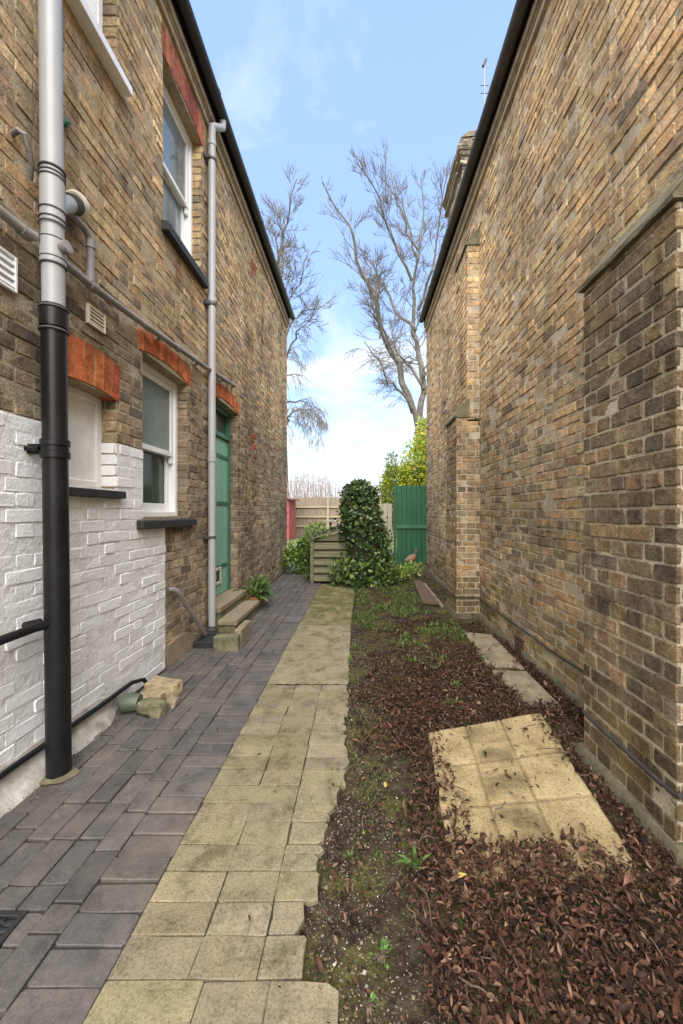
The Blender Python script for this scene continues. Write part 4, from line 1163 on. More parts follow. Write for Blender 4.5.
LEAF = np.array([(.080, .042, .026), (.105, .058, .036), (.052, .029, .019), (.15, .088, .055), (.21, .14, .09), (.034, .021, .016), (.125, .058, .034)])
def in_slab(x, y, m=0):
    # slab as parallelogram-ish test
    t = (2.52-y)/(2.52-1.42)
    xl = A[0]+(D_[0]-A[0])*t; xr = B_[0]+(C_[0]-B_[0])*t
    yt = A[1]+(B_[1]-A[1])*(x-A[0])/(B_[0]-A[0])
    return xl+m < x < xr-m and 1.42+m < y < yt-m
pos = []
tries = 0
def near_density(x, y):
    n = mnoise.fractal(Vector((x*1.8, y*1.8, 4)), 1, 2, 3)
    n2 = mnoise.noise(Vector((x*6, y*6, 4)))
    edge = .20 + .10*n
    if y > 2.2: edge = .02+.14*n
    if y > 3.2: edge = .10+.3*n
    d = max(.035, min(1, (x-edge)/.16+.35+.25*n2))
    if x < edge-.1: d = .10+.12*n2
    if y > 3.0: d *= max(.06, .85-.42*(y-3.0)+.6*n)
    if 1.12 < x < 1.37 and 2.72 < y < 4.35: d = .05 + .35*max(0, n)
    if in_slab(x, y, -.01):
        # the litter has crept over the near left corner and the near edge
        s = (1.62-y)*3.2 + max(0, .80-x)*2.0*max(0, 2.0-y) + .40*n2
        d = .012 if s < .12 else min(.9, s*1.3)
        if x < .47 or x > 1.08: d = max(d, .25+.2*n2)
        if y < 1.56 and x < .78: d = max(d, .85)
    return d
while len(pos) < 62000 and tries < 900000:
    tries += 1
    u = rnd.random()
    y = .25+ (u**1.25)*7.2; x = rnd.uniform(-.22, 1.47)
    if PIERS[0][0]-.1 < y < PIERS[0][1]+.03 and x > XP1-.03: continue
    if 5 < y < 5.65 and x > XP1-.03: continue
    if x < right_edge(y)+.01 and rnd.random() > .03: continue
    if rnd.random() > near_density(x, y): continue
    pos.append((x, y))
P2 = np.array(pos); n = len(P2)
zb = np.array([(.036 if in_slab(x, y) else max(soil_z(x, y), .014 if x < right_edge(y) else -1)) for x, y in P2])
for i_, (x, y) in enumerate(P2):
    if not in_slab(x, y, -.01) and 1.22 < y < 1.50 and .28 < x < 1.06: zb[i_] += .034*min(1, (y-1.22)/.18)
dens = np.array([near_density(x, y) for x, y in P2])
z = zb+rng.uniform(.002, 1, n)**1.3*(.006+.040*dens)
L = rng.uniform(.007, .033, n)*np.where(rng.random(n) < .08, 1.5, 1); L = L*np.where(rng.random(n) < .12, 1.6, 1); Wd = L*rng.uniform(.20, .55, n)
az = rng.uniform(0, 2*np.pi, n); pit = rng.normal(0, .42, n)
X = np.stack([np.cos(az)*np.cos(pit), np.sin(az)*np.cos(pit), np.sin(pit)], 1)
Nn = np.stack([rng.normal(0, .5, n), rng.normal(0, .5, n), np.ones(n)], 1)
col = LEAF[rng.choice(len(LEAF), n, p=(.20, .17, .17, .13, .12, .15, .06))]*rng.uniform(.5, 1.4, (n, 1))*np.array((.84, .76, .76))
v, p, c = leaf_cloud(np.column_stack([P2, z]), X, Nn, L, Wd, rng.normal(.1, .8, n), rng.uniform(-.3, 1.3, n), col)
# stray leaves on the paving and a few fresh yellow ones
k = 70
px = np.column_stack([rng.uniform(-1.6, -.15, k), rng.uniform(.9, 7, k), np.full(k, .020)])
px[:22, 0] = rng.uniform(-1.5, -1.3, 22); px[:22, 1] = rng.normal(2.62, .07, 22)
az = rng.uniform(0, 6.28, k)
st_ = leaf_cloud(px, np.stack([np.cos(az), np.sin(az), 0*az], 1), np.tile((0., 0, 1), (k, 1)), rng.uniform(.018, .04, k), rng.uniform(.008, .016, k), rng.normal(.2, .3, k), rng.uniform(0, .6, k), LEAF[rng.choice(len(LEAF), k)])
yl = leaf_cloud(np.array([(.33, 1.415, .045), (.12, 1.9, .03), (.6, 2.9, .05)]), np.array([(1, .2, .1), (0, 1, .1), (1, -1, .1)], float), np.tile((0., 0, 1), (3, 1)), np.array([.05, .04, .04]), np.array([.022, .02, .018]), np.array([.2, .2, .2]), np.array([.2, .2, .2]), np.array([(.55, .42, .12), (.4, .3, .1), (.45, .33, .12)]))
v, p, c = join([(v, p, c), st_, yl])
tag(np_mesh('leaf_litter', v, p, attr_mat('dead_leaves', .9, .18, .4, .0, .4), None, c), 'dark brown dead leaves covering the bed along the right wall', 'leaves', kind='stuff')

# twigs in the litter
mb = MB()
for i in range(120):
    y = .9+rnd.random()**1.3*5; x = rnd.uniform(.0, 1.4)
    if PIERS[0][0]-.1 < y < PIERS[0][1]+.05 and x > 1.1: continue
    if x < right_edge(y)+.06: continue
    a = rnd.uniform(0, 6.28); l = rnd.uniform(.05, .19)
    if in_slab(x, y) and rnd.random() < .7: continue
    z_ = max(soil_z(x, y), .03 if in_slab(x, y) else -1)+rnd.uniform(.02, .045); pts = []
    for k in range(5):
        t = k/4; pts.append((x+math.cos(a)*l*t+.01*rnd.uniform(-1, 1), y+math.sin(a)*l*t+.01*rnd.uniform(-1, 1), z_+.012*math.sin(t*3)+rnd.uniform(-.003, .003)))
    mb.tube(pts, [.0028, .0026, .0022, .0018, .001], 5)
tag(mb.build('fallen_twigs', M['dead_twig'], None, smooth=True), 'thin fallen twigs lying over the dead leaves', 'twigs', kind='stuff')

# pebbles and crumbs
ng = 16000
gy = .7+rng.random(ng)**1.5*3.6; gx_ = np.array([right_edge(y) for y in gy])+np.abs(rng.normal(0, .23, ng))+.004
sel = rng.random(ng) < .05; gx_[sel] = rng.uniform(-1.61, -1.5, sel.sum()); gy[sel] = rng.uniform(1.2, 3.2, sel.sum())
gr = rng.uniform(.0009, .0042, ng)*np.where(rng.random(ng) < .04, 2.0, 1)
gz = np.array([soil_z(x, y) if x > -.3 else 0 for x, y in zip(gx_, gy)])+gr*.35
OV = np.array([(1,0,0),(-1,0,0),(0,1,0),(0,-1,0),(0,0,.8),(0,0,-.8)], float)
OF = np.array([(0,2,4),(2,1,4),(1,3,4),(3,0,4),(2,0,5),(1,2,5),(3,1,5),(0,3,5)])
th_ = rng.uniform(0, 6.28, ng); rot = np.stack([np.stack([np.cos(th_), -np.sin(th_), 0*th_], 1), np.stack([np.sin(th_), np.cos(th_), 0*th_], 1), np.stack([.3*np.sin(th_), .3*np.cos(th_), 1+0*th_], 1)], 1)
gv = np.einsum('nij,nkj->nki', rot, OV[None]*rng.uniform(.6, 1.3, (ng, 6, 1)))*gr[:, None, None]+np.stack([gx_, gy, gz], 1)[:, None, :]
GP = np.array([(.05, .037, .026), (.09, .07, .05), (.15, .12, .085), (.22, .18, .13), (.40, .37, .32)])
gc = GP[rng.choice(5, ng, p=(.38, .3, .2, .1, .02))]*rng.uniform(.7, 1.3, (ng, 1))
tag(np_mesh('gravel', gv.reshape(-1, 3), [(np.arange(ng)[:, None, None]*6+OF[None]).reshape(-1, 3)], attr_mat('grit', .9, .2, .2), None, np.repeat(gc, 6, axis=0)), 'small stones and grit along the broken path edge', 'gravel', kind='stuff')

# grass and ground cover on the farther bed
pos = []
while len(pos) < 9000:
    y = rnd.uniform(3.2, 7.6); x = rnd.uniform(-.1, 1.15)
    n = mnoise.fractal(Vector((x*2.6, y*1.9, 14)), 1, 2, 3)
    if n + (min(y, 5.4)-4.6)*.16 < .05: continue
    pos.append((x, y, soil_z(x, y)))
for i in range(2600):     # mossy tufts on the near left of the bed
    y = rnd.uniform(1.2, 3.4); x = right_edge(y)+abs(rnd.gauss(0, .11))+.01
    if mnoise.noise(Vector((x*5, y*4, 3))) < .10: continue
    pos.append((x, y, soil_z(x, y)))
P3 = np.array(pos); n = len(P3)
az = rng.uniform(0, 6.28, n); el = rng.uniform(.25, 1.3, n)
X = np.stack([np.cos(az)*np.cos(el), np.sin(az)*np.cos(el), np.sin(el)], 1); Nn = np.stack([-np.cos(az), -np.sin(az), np.full(n, .6)], 1)
L = rng.uniform(.018, .055, n)*np.where(P3[:, 1] < 3.3, .45, 1)
GC = np.array([(.09, .15, .03), (.12, .19, .04), (.06, .10, .025), (.17, .17, .06)])
v, p, c = leaf_cloud(P3, X, Nn, L, L*rng.uniform(.12, .45, n), rng.normal(.3, .2, n), rng.uniform(0, .4, n), GC[rng.choice(4, n)]*rng.uniform(.7, 1.2, (n, 1)))
tag(np_mesh('ground_cover', v, p, attr_mat('grass_and_moss', .7, .3, 0, .2), None, c), 'low patchy grass and moss growing between the dead leaves', 'ground cover', kind='stuff')

M['leaf_green'] = attr_mat('green_leaf', .5, .4, 0, .35, .25)
M['leaf_gloss'] = attr_mat('ivy_leaf', .38, .5, 0, .08, .25)
def plant(name, loc, label, cat, n, hr, h, Lr, pal, up=(.3, 1.2), wr=(.3, .5), group=None):
    t = thing(name, loc, label, cat, group)
    az = rng.uniform(0, 6.28, n); el = rng.uniform(*up, n)
    rr = hr*np.sqrt(rng.random(n))*.5; zz = loc[2]+rng.random(n)*h*.5
    P = np.stack([loc[0]+rr*np.cos(az), loc[1]+rr*np.sin(az), zz], 1)
    X = np.stack([np.cos(az)*np.cos(el), np.sin(az)*np.cos(el), np.sin(el)], 1); Nn = np.stack([-np.cos(az)*.7, -np.sin(az)*.7, np.full(n, .7)], 1)
    L = rng.uniform(*Lr, n); pal = np.array(pal)
    v, p, c = leaf_cloud(P, X, Nn, L, L*rng.uniform(*wr, n), rng.uniform(.3, .9, n), rng.uniform(.1, .5, n), pal[rng.choice(len(pal), n)]*rng.uniform(.75, 1.2, (n, 1)))
    np_mesh('foliage', v, p, M['leaf_green'], t, c)
    mb = MB()
    for i in range(0, n, max(1, n//14)): mb.tube([(loc[0], loc[1], loc[2]-.02), tuple((np.array(loc)+P[i])/2+np.array((0, 0, .01))), tuple(P[i])], [.004, .003, .002], 5)
    mb.build('stem', M['dead_twig'], t)
    return t
WG = [(.10, .20, .045), (.14, .26, .06), (.08, .15, .035)]
plant('weed', (.205, 1.50, .0), 'weed with long green leaves among brown leaves left of the yellow slab', 'weed', 11, .03, .02, (.04, .085), WG, (.3, 1.3), (.22, .34))
plant('weed', (-.035, 1.545, -.005), 'tiny pale weed growing against the broken path edge', 'weed', 12, .03, .01, (.015, .035), WG)
plant('weed', (.065, 1.205, 0), 'small frilly weed in the bare soil at the front', 'weed', 22, .05, .01, (.012, .03), WG)
plant('weed', (.64, 2.72, .01), 'leafy green weed just behind the yellow slab', 'weed', 18, .10, .02, (.04, .07), WG, (.4, 1.3), (.15, .3))
plant('weed', (.72, 3.02, .01), 'second green weed farther behind the yellow slab, between dead leaves', 'weed', 14, .06, .02, (.03, .05), WG)
plant('weed', (.02, 1.08, 0), 'faint mossy seedling nearest the front of the bed', 'weed', 14, .05, .01, (.008, .02), WG)

# =================================================================== far end of the alley
# potted fern in a trough by the steps
pt = thing('potted_plant', (-1.44, 5.66, 0), 'leafy green fern in a terracotta trough beyond the doorsteps', 'potted plant')
mb = MB(); mb.hexa([(-1.60, 5.46, 0), (-1.40, 5.46, 0), (-1.40, 5.86, 0), (-1.60, 5.86, 0), (-1.63, 5.43, .17), (-1.37, 5.43, .17), (-1.37, 5.89, .17), (-1.63, 5.89, .17)]); mb.build('trough', M['terracotta'], pt, bevel=.008)
n = 240; az = rng.uniform(0, 6.28, n); az[:150] = rng.normal(0, .9, 150); el = rng.uniform(-.1, 1.2, n)
base = np.stack([rng.uniform(-1.56, -1.38, n), rng.uniform(5.45, 5.88, n), rng.uniform(.14, .26, n)], 1)
X = np.stack([np.cos(az)*np.cos(el), np.sin(az)*np.cos(el), np.sin(el)], 1)
base = base+X*rng.uniform(0, .14, n)[:, None]; X[:, 2] -= .35
FG = np.array([(.09, .17, .035), (.15, .24, .05), (.06, .115, .03), (.22, .29, .08)])
L = rng.uniform(.08, .19, n)
v, p, c = leaf_cloud(base, X, np.stack([-np.cos(az)*.5, -np.sin(az)*.5, np.ones(n)], 1), L, L*rng.uniform(.22, .36, n), rng.uniform(.2, .8, n), rng.uniform(0, .4, n), FG[rng.choice(4, n)]*rng.uniform(.8, 1.2, (n, 1)))
np_mesh('foliage', v, p, M['leaf_green'], pt, c)

# wooden bunker
bk = thing('wooden_bunker', (-.5, 7.9, 0), 'low green stained wooden bunker of horizontal boards beside the ivy', 'bunker')
bx0, bx1, by0, by1 = -.915, .25, 7.5, 8.3
def btop(x): return .80+(x-bx0)*.36 if x < -.40 else .985-(x+.40)*.05
mb = MB()
nb = 5
for i in range(nb):
    z0 = .04+i*.148; z1 = z0+.140
    mb.prism([(by0+.012, z0), (by0-.034, z0+.006), (by0-.030, z0+.035), (by0+.004, z1-.012), (by0+.02, z1-.012)], 'x', bx0+.06, bx1)
mb.prism([(bx0+.06, .788), (bx1, .788), (bx1, .93), (-.40, .95), (bx0+.06, .80)], 'y', by0, by0+.015)
mb.build('front_boards', M['bunker_wood'], bk, bevel=.003)
mb = MB()
for i in range(nb):
    z0 = .04+i*.148; mb.box(bx0+.0, bx0+.018, by0+.06, by1-.05, z0, z0+.143)
mb.box(bx0, bx1, by1-.03, by1, .03, .80); mb.box(bx1-.02, bx1, by0+.06, by1-.04, .03, .9)
mb.build('side_boards', M['bunker_wood'], bk, bevel=.003)
for q in ((bx0-.01, bx0+.055, by0-.03, by0+.04, 0, .80), (bx0-.01, bx0+.05, by1-.05, by1, 0, .79), (bx1-.05, bx1, by0-.03, by0+.03, 0, .9)): MB().box(*q).build('post', M['bunker_wood'], bk, bevel=.004)
mb = MB(); mb.prism([(bx0-.06, .79), (bx0-.06, .82), (-.40, 1.005), (bx1+.03, .97), (bx1+.03, .945), (-.40, .975)], 'y', by0-.06, by1+.05); mb.build('lid', M['bunker_wood'], bk, bevel=.004)

# ivy over an old stump, with a skirt
def foliage_blob(fn, n, Lr, pal, wr=(.6, .95), out=.6, droop=-.25):
    P, D = [], []
    while len(P) < n:
        p_, d_ = fn()
        P.append(p_); D.append(d_)
    P = np.array(P); D = np.array(D)
    rr = rng.normal(0, 1, (n, 3)); X = D*.35+rr*.6+np.array((0, 0, droop)); Nn = D*out+rng.normal(0, .45, (n, 3))+np.array((0, 0, .35))
    L = rng.uniform(*Lr, n); pal = np.array(pal)
    return leaf_cloud(P, X, Nn, L, L*rng.uniform(*wr, n), rng.normal(.1, .3, n), rng.uniform(-.1, .5, n), pal[rng.choice(len(pal), n)]*rng.uniform(.65, 1.25, (n, 1)))
iv = thing('ivy', (.06, 7.45, 0), 'tall column of dark ivy smothering an old stump beside the bunker', 'ivy')
def ivy_r(z, a):
    r = np.interp(z, [0, .25, .6, 1.0, 1.5, 1.75, 1.92], [.40, .42, .40, .35, .33, .27, .04])
    return r*(1+.30*mnoise.noise(Vector((math.cos(a)*1.6, math.sin(a)*1.6, z*2.2)))+.16*mnoise.noise(Vector((math.cos(a)*5, math.sin(a)*5, z*6))))
def ivy_pt():
    z = 1.9*rnd.random()**.95; a = rnd.uniform(0, 6.283)
    r = ivy_r(z, a)*(rnd.uniform(.74, 1.06) if rnd.random() < .93 else rnd.uniform(1.05, 1.3))
    cx = .06+.09*math.sin(z*2.4+.6); cy = 7.5
    up = max(0, (z-1.45)*1.6)
    return (cx+r*math.cos(a), cy+r*math.sin(a), z), (math.cos(a), math.sin(a), up)
IVP = [(.035, .075, .02), (.05, .10, .026), (.022, .05, .016), (.11, .17, .04), (.045, .085, .022), (.15, .20, .06)]
v1 = foliage_blob(ivy_pt, 5200, (.045, .095), IVP)
def skirt_pt():
    a = rnd.uniform(3.3, 6.2); r = rnd.uniform(.35, .62); z = rnd.uniform(.05, .52)**1.1
    return (.05+r*math.cos(a)*1.05, 7.42+r*math.sin(a)*.7, z), (math.cos(a), math.sin(a), .3)
v2 = foliage_blob(skirt_pt, 650, (.05, .10), [(.10, .17, .035), (.16, .22, .05), (.07, .12, .03)])
def lid_pt():
    x = rnd.uniform(-.98, -.3); y = rnd.uniform(7.42, 8.3)
    return (x, y, btop(x)+.03+rnd.random()*.05), (0, -.3, 1)
v3 = foliage_blob(lid_pt, 330, (.035, .07), [(.06, .09, .025), (.13, .13, .05), (.035, .06, .02)])
v, p, c = join([v1, v2, v3]); np_mesh('foliage', v, p, M['leaf_gloss'], iv, c)
mb = MB(); mb.tube([(.06, 7.5, -.03), (.07, 7.5, .5), (.08, 7.5, 1.1), (.05, 7.5, 1.62), (.05, 7.5, 1.72)], [.29, .27, .24, .2, .1], 16); mb.build('stump', M['dead_twig'], iv, smooth=True)
# trailing shoots
mb = MB()
for i in range(26):
    a = rnd.uniform(3.4, 6.1); z = rnd.uniform(.3, 1.9); r = ivy_r(min(z, 1.85), a)
    p0 = Vector((.06+r*math.cos(a)*.8, 7.5+r*math.sin(a)*.8, z)); d = Vector((math.cos(a), math.sin(a)*.6, rnd.uniform(-.2, .8))).normalized()
    MB().tube([p0, p0+d*.12, p0+d*.2+Vector((0, 0, -.03))], [.005, .004, .002], 5).build('shoot', M['dead_twig'], iv)


# shrubs
def shrub(name, c, rad, n, Lr, pal, label, cat, mat='leaf_green', wr=(.35, .6), lumps=7, stems=10, droop=.2, shell=.45):
    t = thing(name, (c[0], c[1], 0), label, cat)
    lump = [(Vector((rnd.gauss(0, .42), rnd.gauss(0, .42), rnd.gauss(0, .42))), rnd.uniform(.35, .62)) for _ in range(lumps)]
    def fn():
        l, r = rnd.choice(lump); d = Vector((rnd.gauss(0, 1), rnd.gauss(0, 1), rnd.gauss(0, 1))).normalized()
        q = l+d*r*(shell+(1-shell)*rnd.random()**.5)*rnd.uniform(.85, 1.1)
        return (c[0]+q.x*rad[0], c[1]+q.y*rad[1], max(.02, c[2]+q.z*rad[2])), (d.x, d.y, d.z+.2)
    v, p, cc_ = foliage_blob(fn, n, Lr, pal, wr, .6, droop)
    np_mesh('foliage', v, p, M[mat], t, cc_)
    mb = MB()
    for i in range(stems):
        a = rnd.uniform(0, 6.28); q = Vector((c[0]+rad[0]*.8*rnd.uniform(-1, 1), c[1]+rad[1]*.8*rnd.uniform(-1, 1), c[2]+rad[2]*rnd.uniform(-.2, 1)))
        b0 = Vector((c[0]+.1*math.cos(a)*rad[0], c[1]+.1*math.sin(a)*rad[1], -.05))
        mb.tube([b0, b0.lerp(q, .5)+Vector((rnd.uniform(-.05, .05), 0, .05)), q], [.018, .012, .005], 6)
    mb.build('stem', M['dead_twig'], t, smooth=True)
    return t
shrub('yellow_shrub', (1.80, 12.1, 2.45), (.95, .8, 1.45), 12000, (.07, .15), [(.42, .52, .05), (.52, .54, .05), (.32, .44, .045), (.66, .50, .04), (.14, .23, .035), (.36, .48, .06)], 'bright yellow green shrub rising behind the green gate', 'shrub', lumps=11)
shrub('yellow_shrub', (.78, 11.7, 1.7), (.42, .5, .95), 1500, (.05, .11), [(.20, .27, .05), (.30, .33, .07), (.13, .19, .04)], 'paler loose green shrub left of the gate, above the pale fence', 'shrub', lumps=6)
shrub('leafy_shrub', (-1.10, 8.85, .50), (.46, .46, .42), 3600, (.06, .13), [(.20, .32, .06), (.28, .40, .09), (.13, .22, .045)], 'fresh green shrub behind the left end of the bunker', 'shrub', lumps=14, stems=5)
shrub('leafy_shrub', (-.95, 8.15, .35), (.10, .35, .30), 420, (.04, .09), [(.07, .12, .03), (.10, .15, .035)], 'dark trailing shrub hugging the left side of the bunker', 'shrub', stems=5)
shrub('low_plant', (.80, 7.55, .16), (.30, .28, .16), 420, (.05, .10), [(.26, .36, .07), (.34, .42, .10), (.18, .28, .06)], 'low lime green plant between the ivy and the plank', 'plant', stems=6)
shrub('low_plant', (.55, 9.2, .5), (.22, .25, .42), 380, (.05, .09), [(.13, .2, .04), (.2, .27, .06)], 'leafy green plant climbing in front of the pale fence', 'plant', stems=6)

# dry twiggy heap at the foot of the right wall
dt = thing('dead_shrub', (1.25, 8.4, 0), 'dry bare twiggy shrub at the foot of the wall before the gate', 'shrub')
mb = MB()
for i in range(70):
    b0 = Vector((1.22+rnd.gauss(0, .10), 8.3+rnd.gauss(0, .25), .0)); d = Vector((rnd.gauss(0, .5), rnd.gauss(0, .5), rnd.uniform(.4, 1))).normalized(); l = rnd.uniform(.15, .45)
    q = b0+d*l; q.x = min(q.x, 1.43)
    mb.tube([b0, b0.lerp(q, .5)+Vector((rnd.gauss(0, .02), rnd.gauss(0, .02), .02)), q], [.007, .005, .002], 5)
mb.build('twigs', M['dead_twig'], dt)
# bird-shaped ornament
bd = thing('garden_ornament', (1.17, 9.0, 0), 'brown bird shaped ornament standing before the green gate', 'ornament')
mb = MB(); mb.tube([(1.00, 9.0, .245), (1.05, 9.0, .25), (1.12, 9.0, .275), (1.20, 9.0, .32), (1.245, 9.0, .375)], [.015, .05, .085, .075, .03], 16); mb.build('bird_body', simple('brown_clay', (.27, .15, .085), .8, .4, 12, 40, .4), bd, smooth=True)
mb = MB(); mb.tube([(1.235, 9.0, .35), (1.25, 9.0, .43), (1.255, 9.0, .49), (1.25, 9, .53)], [.035, .026, .032, .012], 12); mb.tube([(1.255, 9, .49), (1.31, 9, .475)], [.014, .003], 8); mb.build('bird_neck', simple('grey_clay', (.10, .09, .085), .8, .4, 12, 40, .4), bd, smooth=True)
mb = MB(); mb.tube([(1.12, 8.97, -.02), (1.12, 8.98, .22)], [.012, .012], 8); mb.tube([(1.16, 9.03, -.02), (1.15, 9.02, .24)], [.012, .012], 8); mb.build('leg', M['iron'], bd)

# green gate
gt = thing('wooden_gate', (1.25, 9.62, 0), 'dark green boarded garden gate beyond the end of the right wall', 'gate')
gx0, gx1 = .875, 1.83
mb = MB(); nb = 8
for i in range(nb):
    a = gx0+(gx1-gx0)*i/nb; b = gx0+(gx1-gx0)*(i+1)/nb
    mb.box(a+.003, b-.003, 9.62, 9.64+rnd.uniform(-.001, .002), .06, .94); mb.box(a+.003, b-.003, 9.62, 9.64+rnd.uniform(-.001, .002), 1.01, 1.96+rnd.uniform(-.008, .008))
mb.build('boards', M['gate_green'], gt, bevel=.003)
MB().box(gx0+.002, gx1, 9.642, 9.644, .06, 1.95).build('backing', M['gate_green'], gt)
M['rail_green'] = simple('faded_green_rail', (.05, .15, .08), .7, .35, 7)
for q in ((gx0-.01, gx1, 9.585, 9.655, .935, 1.015), (gx0, gx1, 9.645, 9.68, .2, .3), (gx0, gx1, 9.645, 9.68, 1.7, 1.8)): MB().box(*q).build('rail', M['rail_green'], gt, bevel=.005)
mb = MB(); mb.box(gx0-.07, gx0-.012, 9.59, 9.68, -.05, 1.98); mb.build('gate_post', M['gate_green'], gt, bevel=.005)
# pale fence left of the gate
pf = thing('pale_fence', (.3, 9.75, 0), 'pale weathered board fence between the ivy and the green gate', 'fence')
mb = MB(); x = -.45
while x < .74:
    mb.box(x, x+.105, 9.74, 9.757, .02, 1.52+rnd.uniform(-.015, .015)); x += .112
mb.build('boards', M['pale_fence'], pf, bevel=.003)
for z in (.35, 1.2): MB().box(-.45, .76, 9.758, 9.80, z, z+.08).build('rail', M['rail_wood'], pf)
# small bird table
bt = thing('bird_table', (-.77, 10.4, 0), 'small pale wooden bird table behind the bunker', 'bird table')
MB().box(-.92, -.58, 10.25, 10.55, 1.07, 1.11).build('table_top', M['pale_fence'], bt, bevel=.005)
MB().box(-.79, -.73, 10.37, 10.43, -.08, 1.07).build('post', M['rail_wood'], bt, bevel=.004)
# far fence
FY = 22.0
ff = thing('board_fence', (-.5, FY, 0), 'long tan board fence across the far end of the garden', 'fence')
mb = MB(); x = -4.6
while x < 4.5:
    mb.box(x, x+.145, FY, FY+.02, 0, 2.12+rnd.uniform(-.02, .02)); x += .155
mb.build('boards', M['fence_wood'], ff)
for z in (.55, 1.07, 1.60):
    MB().box(-4.6, 4.5, FY-.075, FY-.002, z-.045, z+.045).build('rail', M['rail_wood'], ff, bevel=.005)
for x in (-4.6, -1.75, 1.1, 3.9): MB().box(x-.06, x+.06, FY-.10, FY-.004, -.06, 2.2).build('fence_post', M['rail_wood'], ff, bevel=.005)
# red shed
rs = thing('red_shed', (-4.3, 19.8, 0), 'small red shed half hidden behind the left house corner', 'shed')
MB().box(-5.6, -3.42, 19.4, 21.4, -.05, 2.0).build('wall', M['shed_red'], rs)
mb = MB(); mb.prism([(-5.8, 2.55), (-5.8, 2.62), (-3.22, 1.98), (-3.22, 1.90)], 'y', 19.25, 21.5); mb.build('roof', simple('shed_felt', (.16, .10, .09), .9), rs)
MB().box(-3.78, -3.55, 19.37, 19.4, .65, 1.4).build('window', M['white_paint'], rs)
for x in np.arange(-5.5, -3.4, .3): pass

# brushwood above the fence
mb = MB()
for i in range(420):
    x = rnd.uniform(-6.5, 3.0); y = rnd.uniform(23.2, 25)
    h = (2.1+1.25*max(0, 1-((x+3.0)/2.9)**2)+.25*rnd.random()) if x < 1 else 2.3
    b0 = Vector((x, y, .0)); q = Vector((x+rnd.gauss(0, .5), y+rnd.gauss(0, .2), h*rnd.uniform(.85, 1.06)))
    q2 = q+Vector((rnd.gauss(0, .35), 0, rnd.uniform(-.35, .2)))
    mb.tube([b0, b0.lerp(q, .55)+Vector((rnd.gauss(0, .1), 0, 0)), q, q2], [.022, .018, .012, .006], 4)
tag(mb.build('brushwood', simple('pale_brushwood', (.27, .22, .19), .95, .3, 2, 10, 0)), 'bare pinkish grey brushwood growing behind the far board fence', 'brushwood', kind='stuff')

# =================================================================== bare trees
def TP(px, py, Y): return Vector(((px-360)*Y/403, Y, 1.33-(py-512)*Y/403))
def twiggy(mb, p, d, l, r, depth, rr, droop, up):
    n = 4; pts = [p]; rad = [r]; q = p.copy(); dd = d.copy()
    for i in range(n):
        dd = (dd+Vector((rr.gauss(0, .10), rr.gauss(0, .10), rr.gauss(0, .08)+up-droop*(i/n)))).normalized()
        q = q+dd*l/n; pts.append(q.copy()); rad.append(max(.0085, r*(1-.75*(i+1)/n)))
    mb.tube(pts, rad, 5 if r > .03 else 4, cap=False)
    if depth > 0:
        for k in range(rr.randint(3, 5)):
            t = rr.uniform(.25, 1.0); i = min(n-1, int(t*n)); b = pts[i].lerp(pts[i+1], t*n-i)
            side = Vector((rr.gauss(0, 1), rr.gauss(0, .8), rr.gauss(0, .6)+.15)).normalized()
            nd = (dd*.85+side*.5).normalized()
            twiggy(mb, b, nd, l*rr.uniform(.5, .85), max(.0095, r*.55), depth-1, rr, droop, up)
def bare_tree(label, trunk, limbs, base, seed, droop_f, name='bare_tree'):
    rr = random.Random(seed)
    t = thing(name, (base[0], base[1], 0), label, 'tree')
    mb = MB(); mb.tube(trunk[0], trunk[1], 10); mb.build('trunk', M['bark'], t, smooth=True)
    mbl = MB(); mbt = MB()
    for pts, r0, r1, ntw, ln in limbs:
        r0 *= .72; ntw = int(ntw*2.0)
        # smooth the polyline a little
        P = [pts[0]]
        for a, b in zip(pts, pts[1:]):
            for k in (1, 2, 3):
                P.append(a.lerp(b, k/3)+Vector((rr.gauss(0, .06), rr.gauss(0, .15), rr.gauss(0, .06))))
        rad = [r0+(r1-r0)*i/(len(P)-1) for i in range(len(P))]
        mbl.tube(P, rad, 7)
        for k in range(ntw):
            u = (.12+.88*k/ntw)*(len(P)-1); i = min(len(P)-2, int(u)); b = P[i].lerp(P[i+1], u-i); ax_ = (P[i+1]-P[i]).normalized()
            side = Vector((rr.gauss(0, 1), rr.gauss(0, .9), rr.gauss(0, .5)))
            d = (ax_*.6+side.normalized()*.9).normalized()
            hfrac = (b.z-4)/16
            twiggy(mbt, b, d, ln*.80*rr.uniform(.45, 1.15)*(1.25 if b.z < 12 else 1)*(1-.38*k/ntw), max(.015, rad[i]*.28), 2, rr, droop_f(b.z), .05+.10*max(0, hfrac))
    mbl.build('limbs', M['bark'], t, smooth=True); mbt.build('twigs', M['bark'], t)
    return t
TY = 25.0
def L_(pts, r0, r1, ntw=9, ln=2.2, dy=0):
    n = len(pts)
    return ([TP(x, y, TY)+Vector((0, dy*i/(n-1), 0)) for i, (x, y) in enumerate(pts)], r0, r1, ntw, ln)
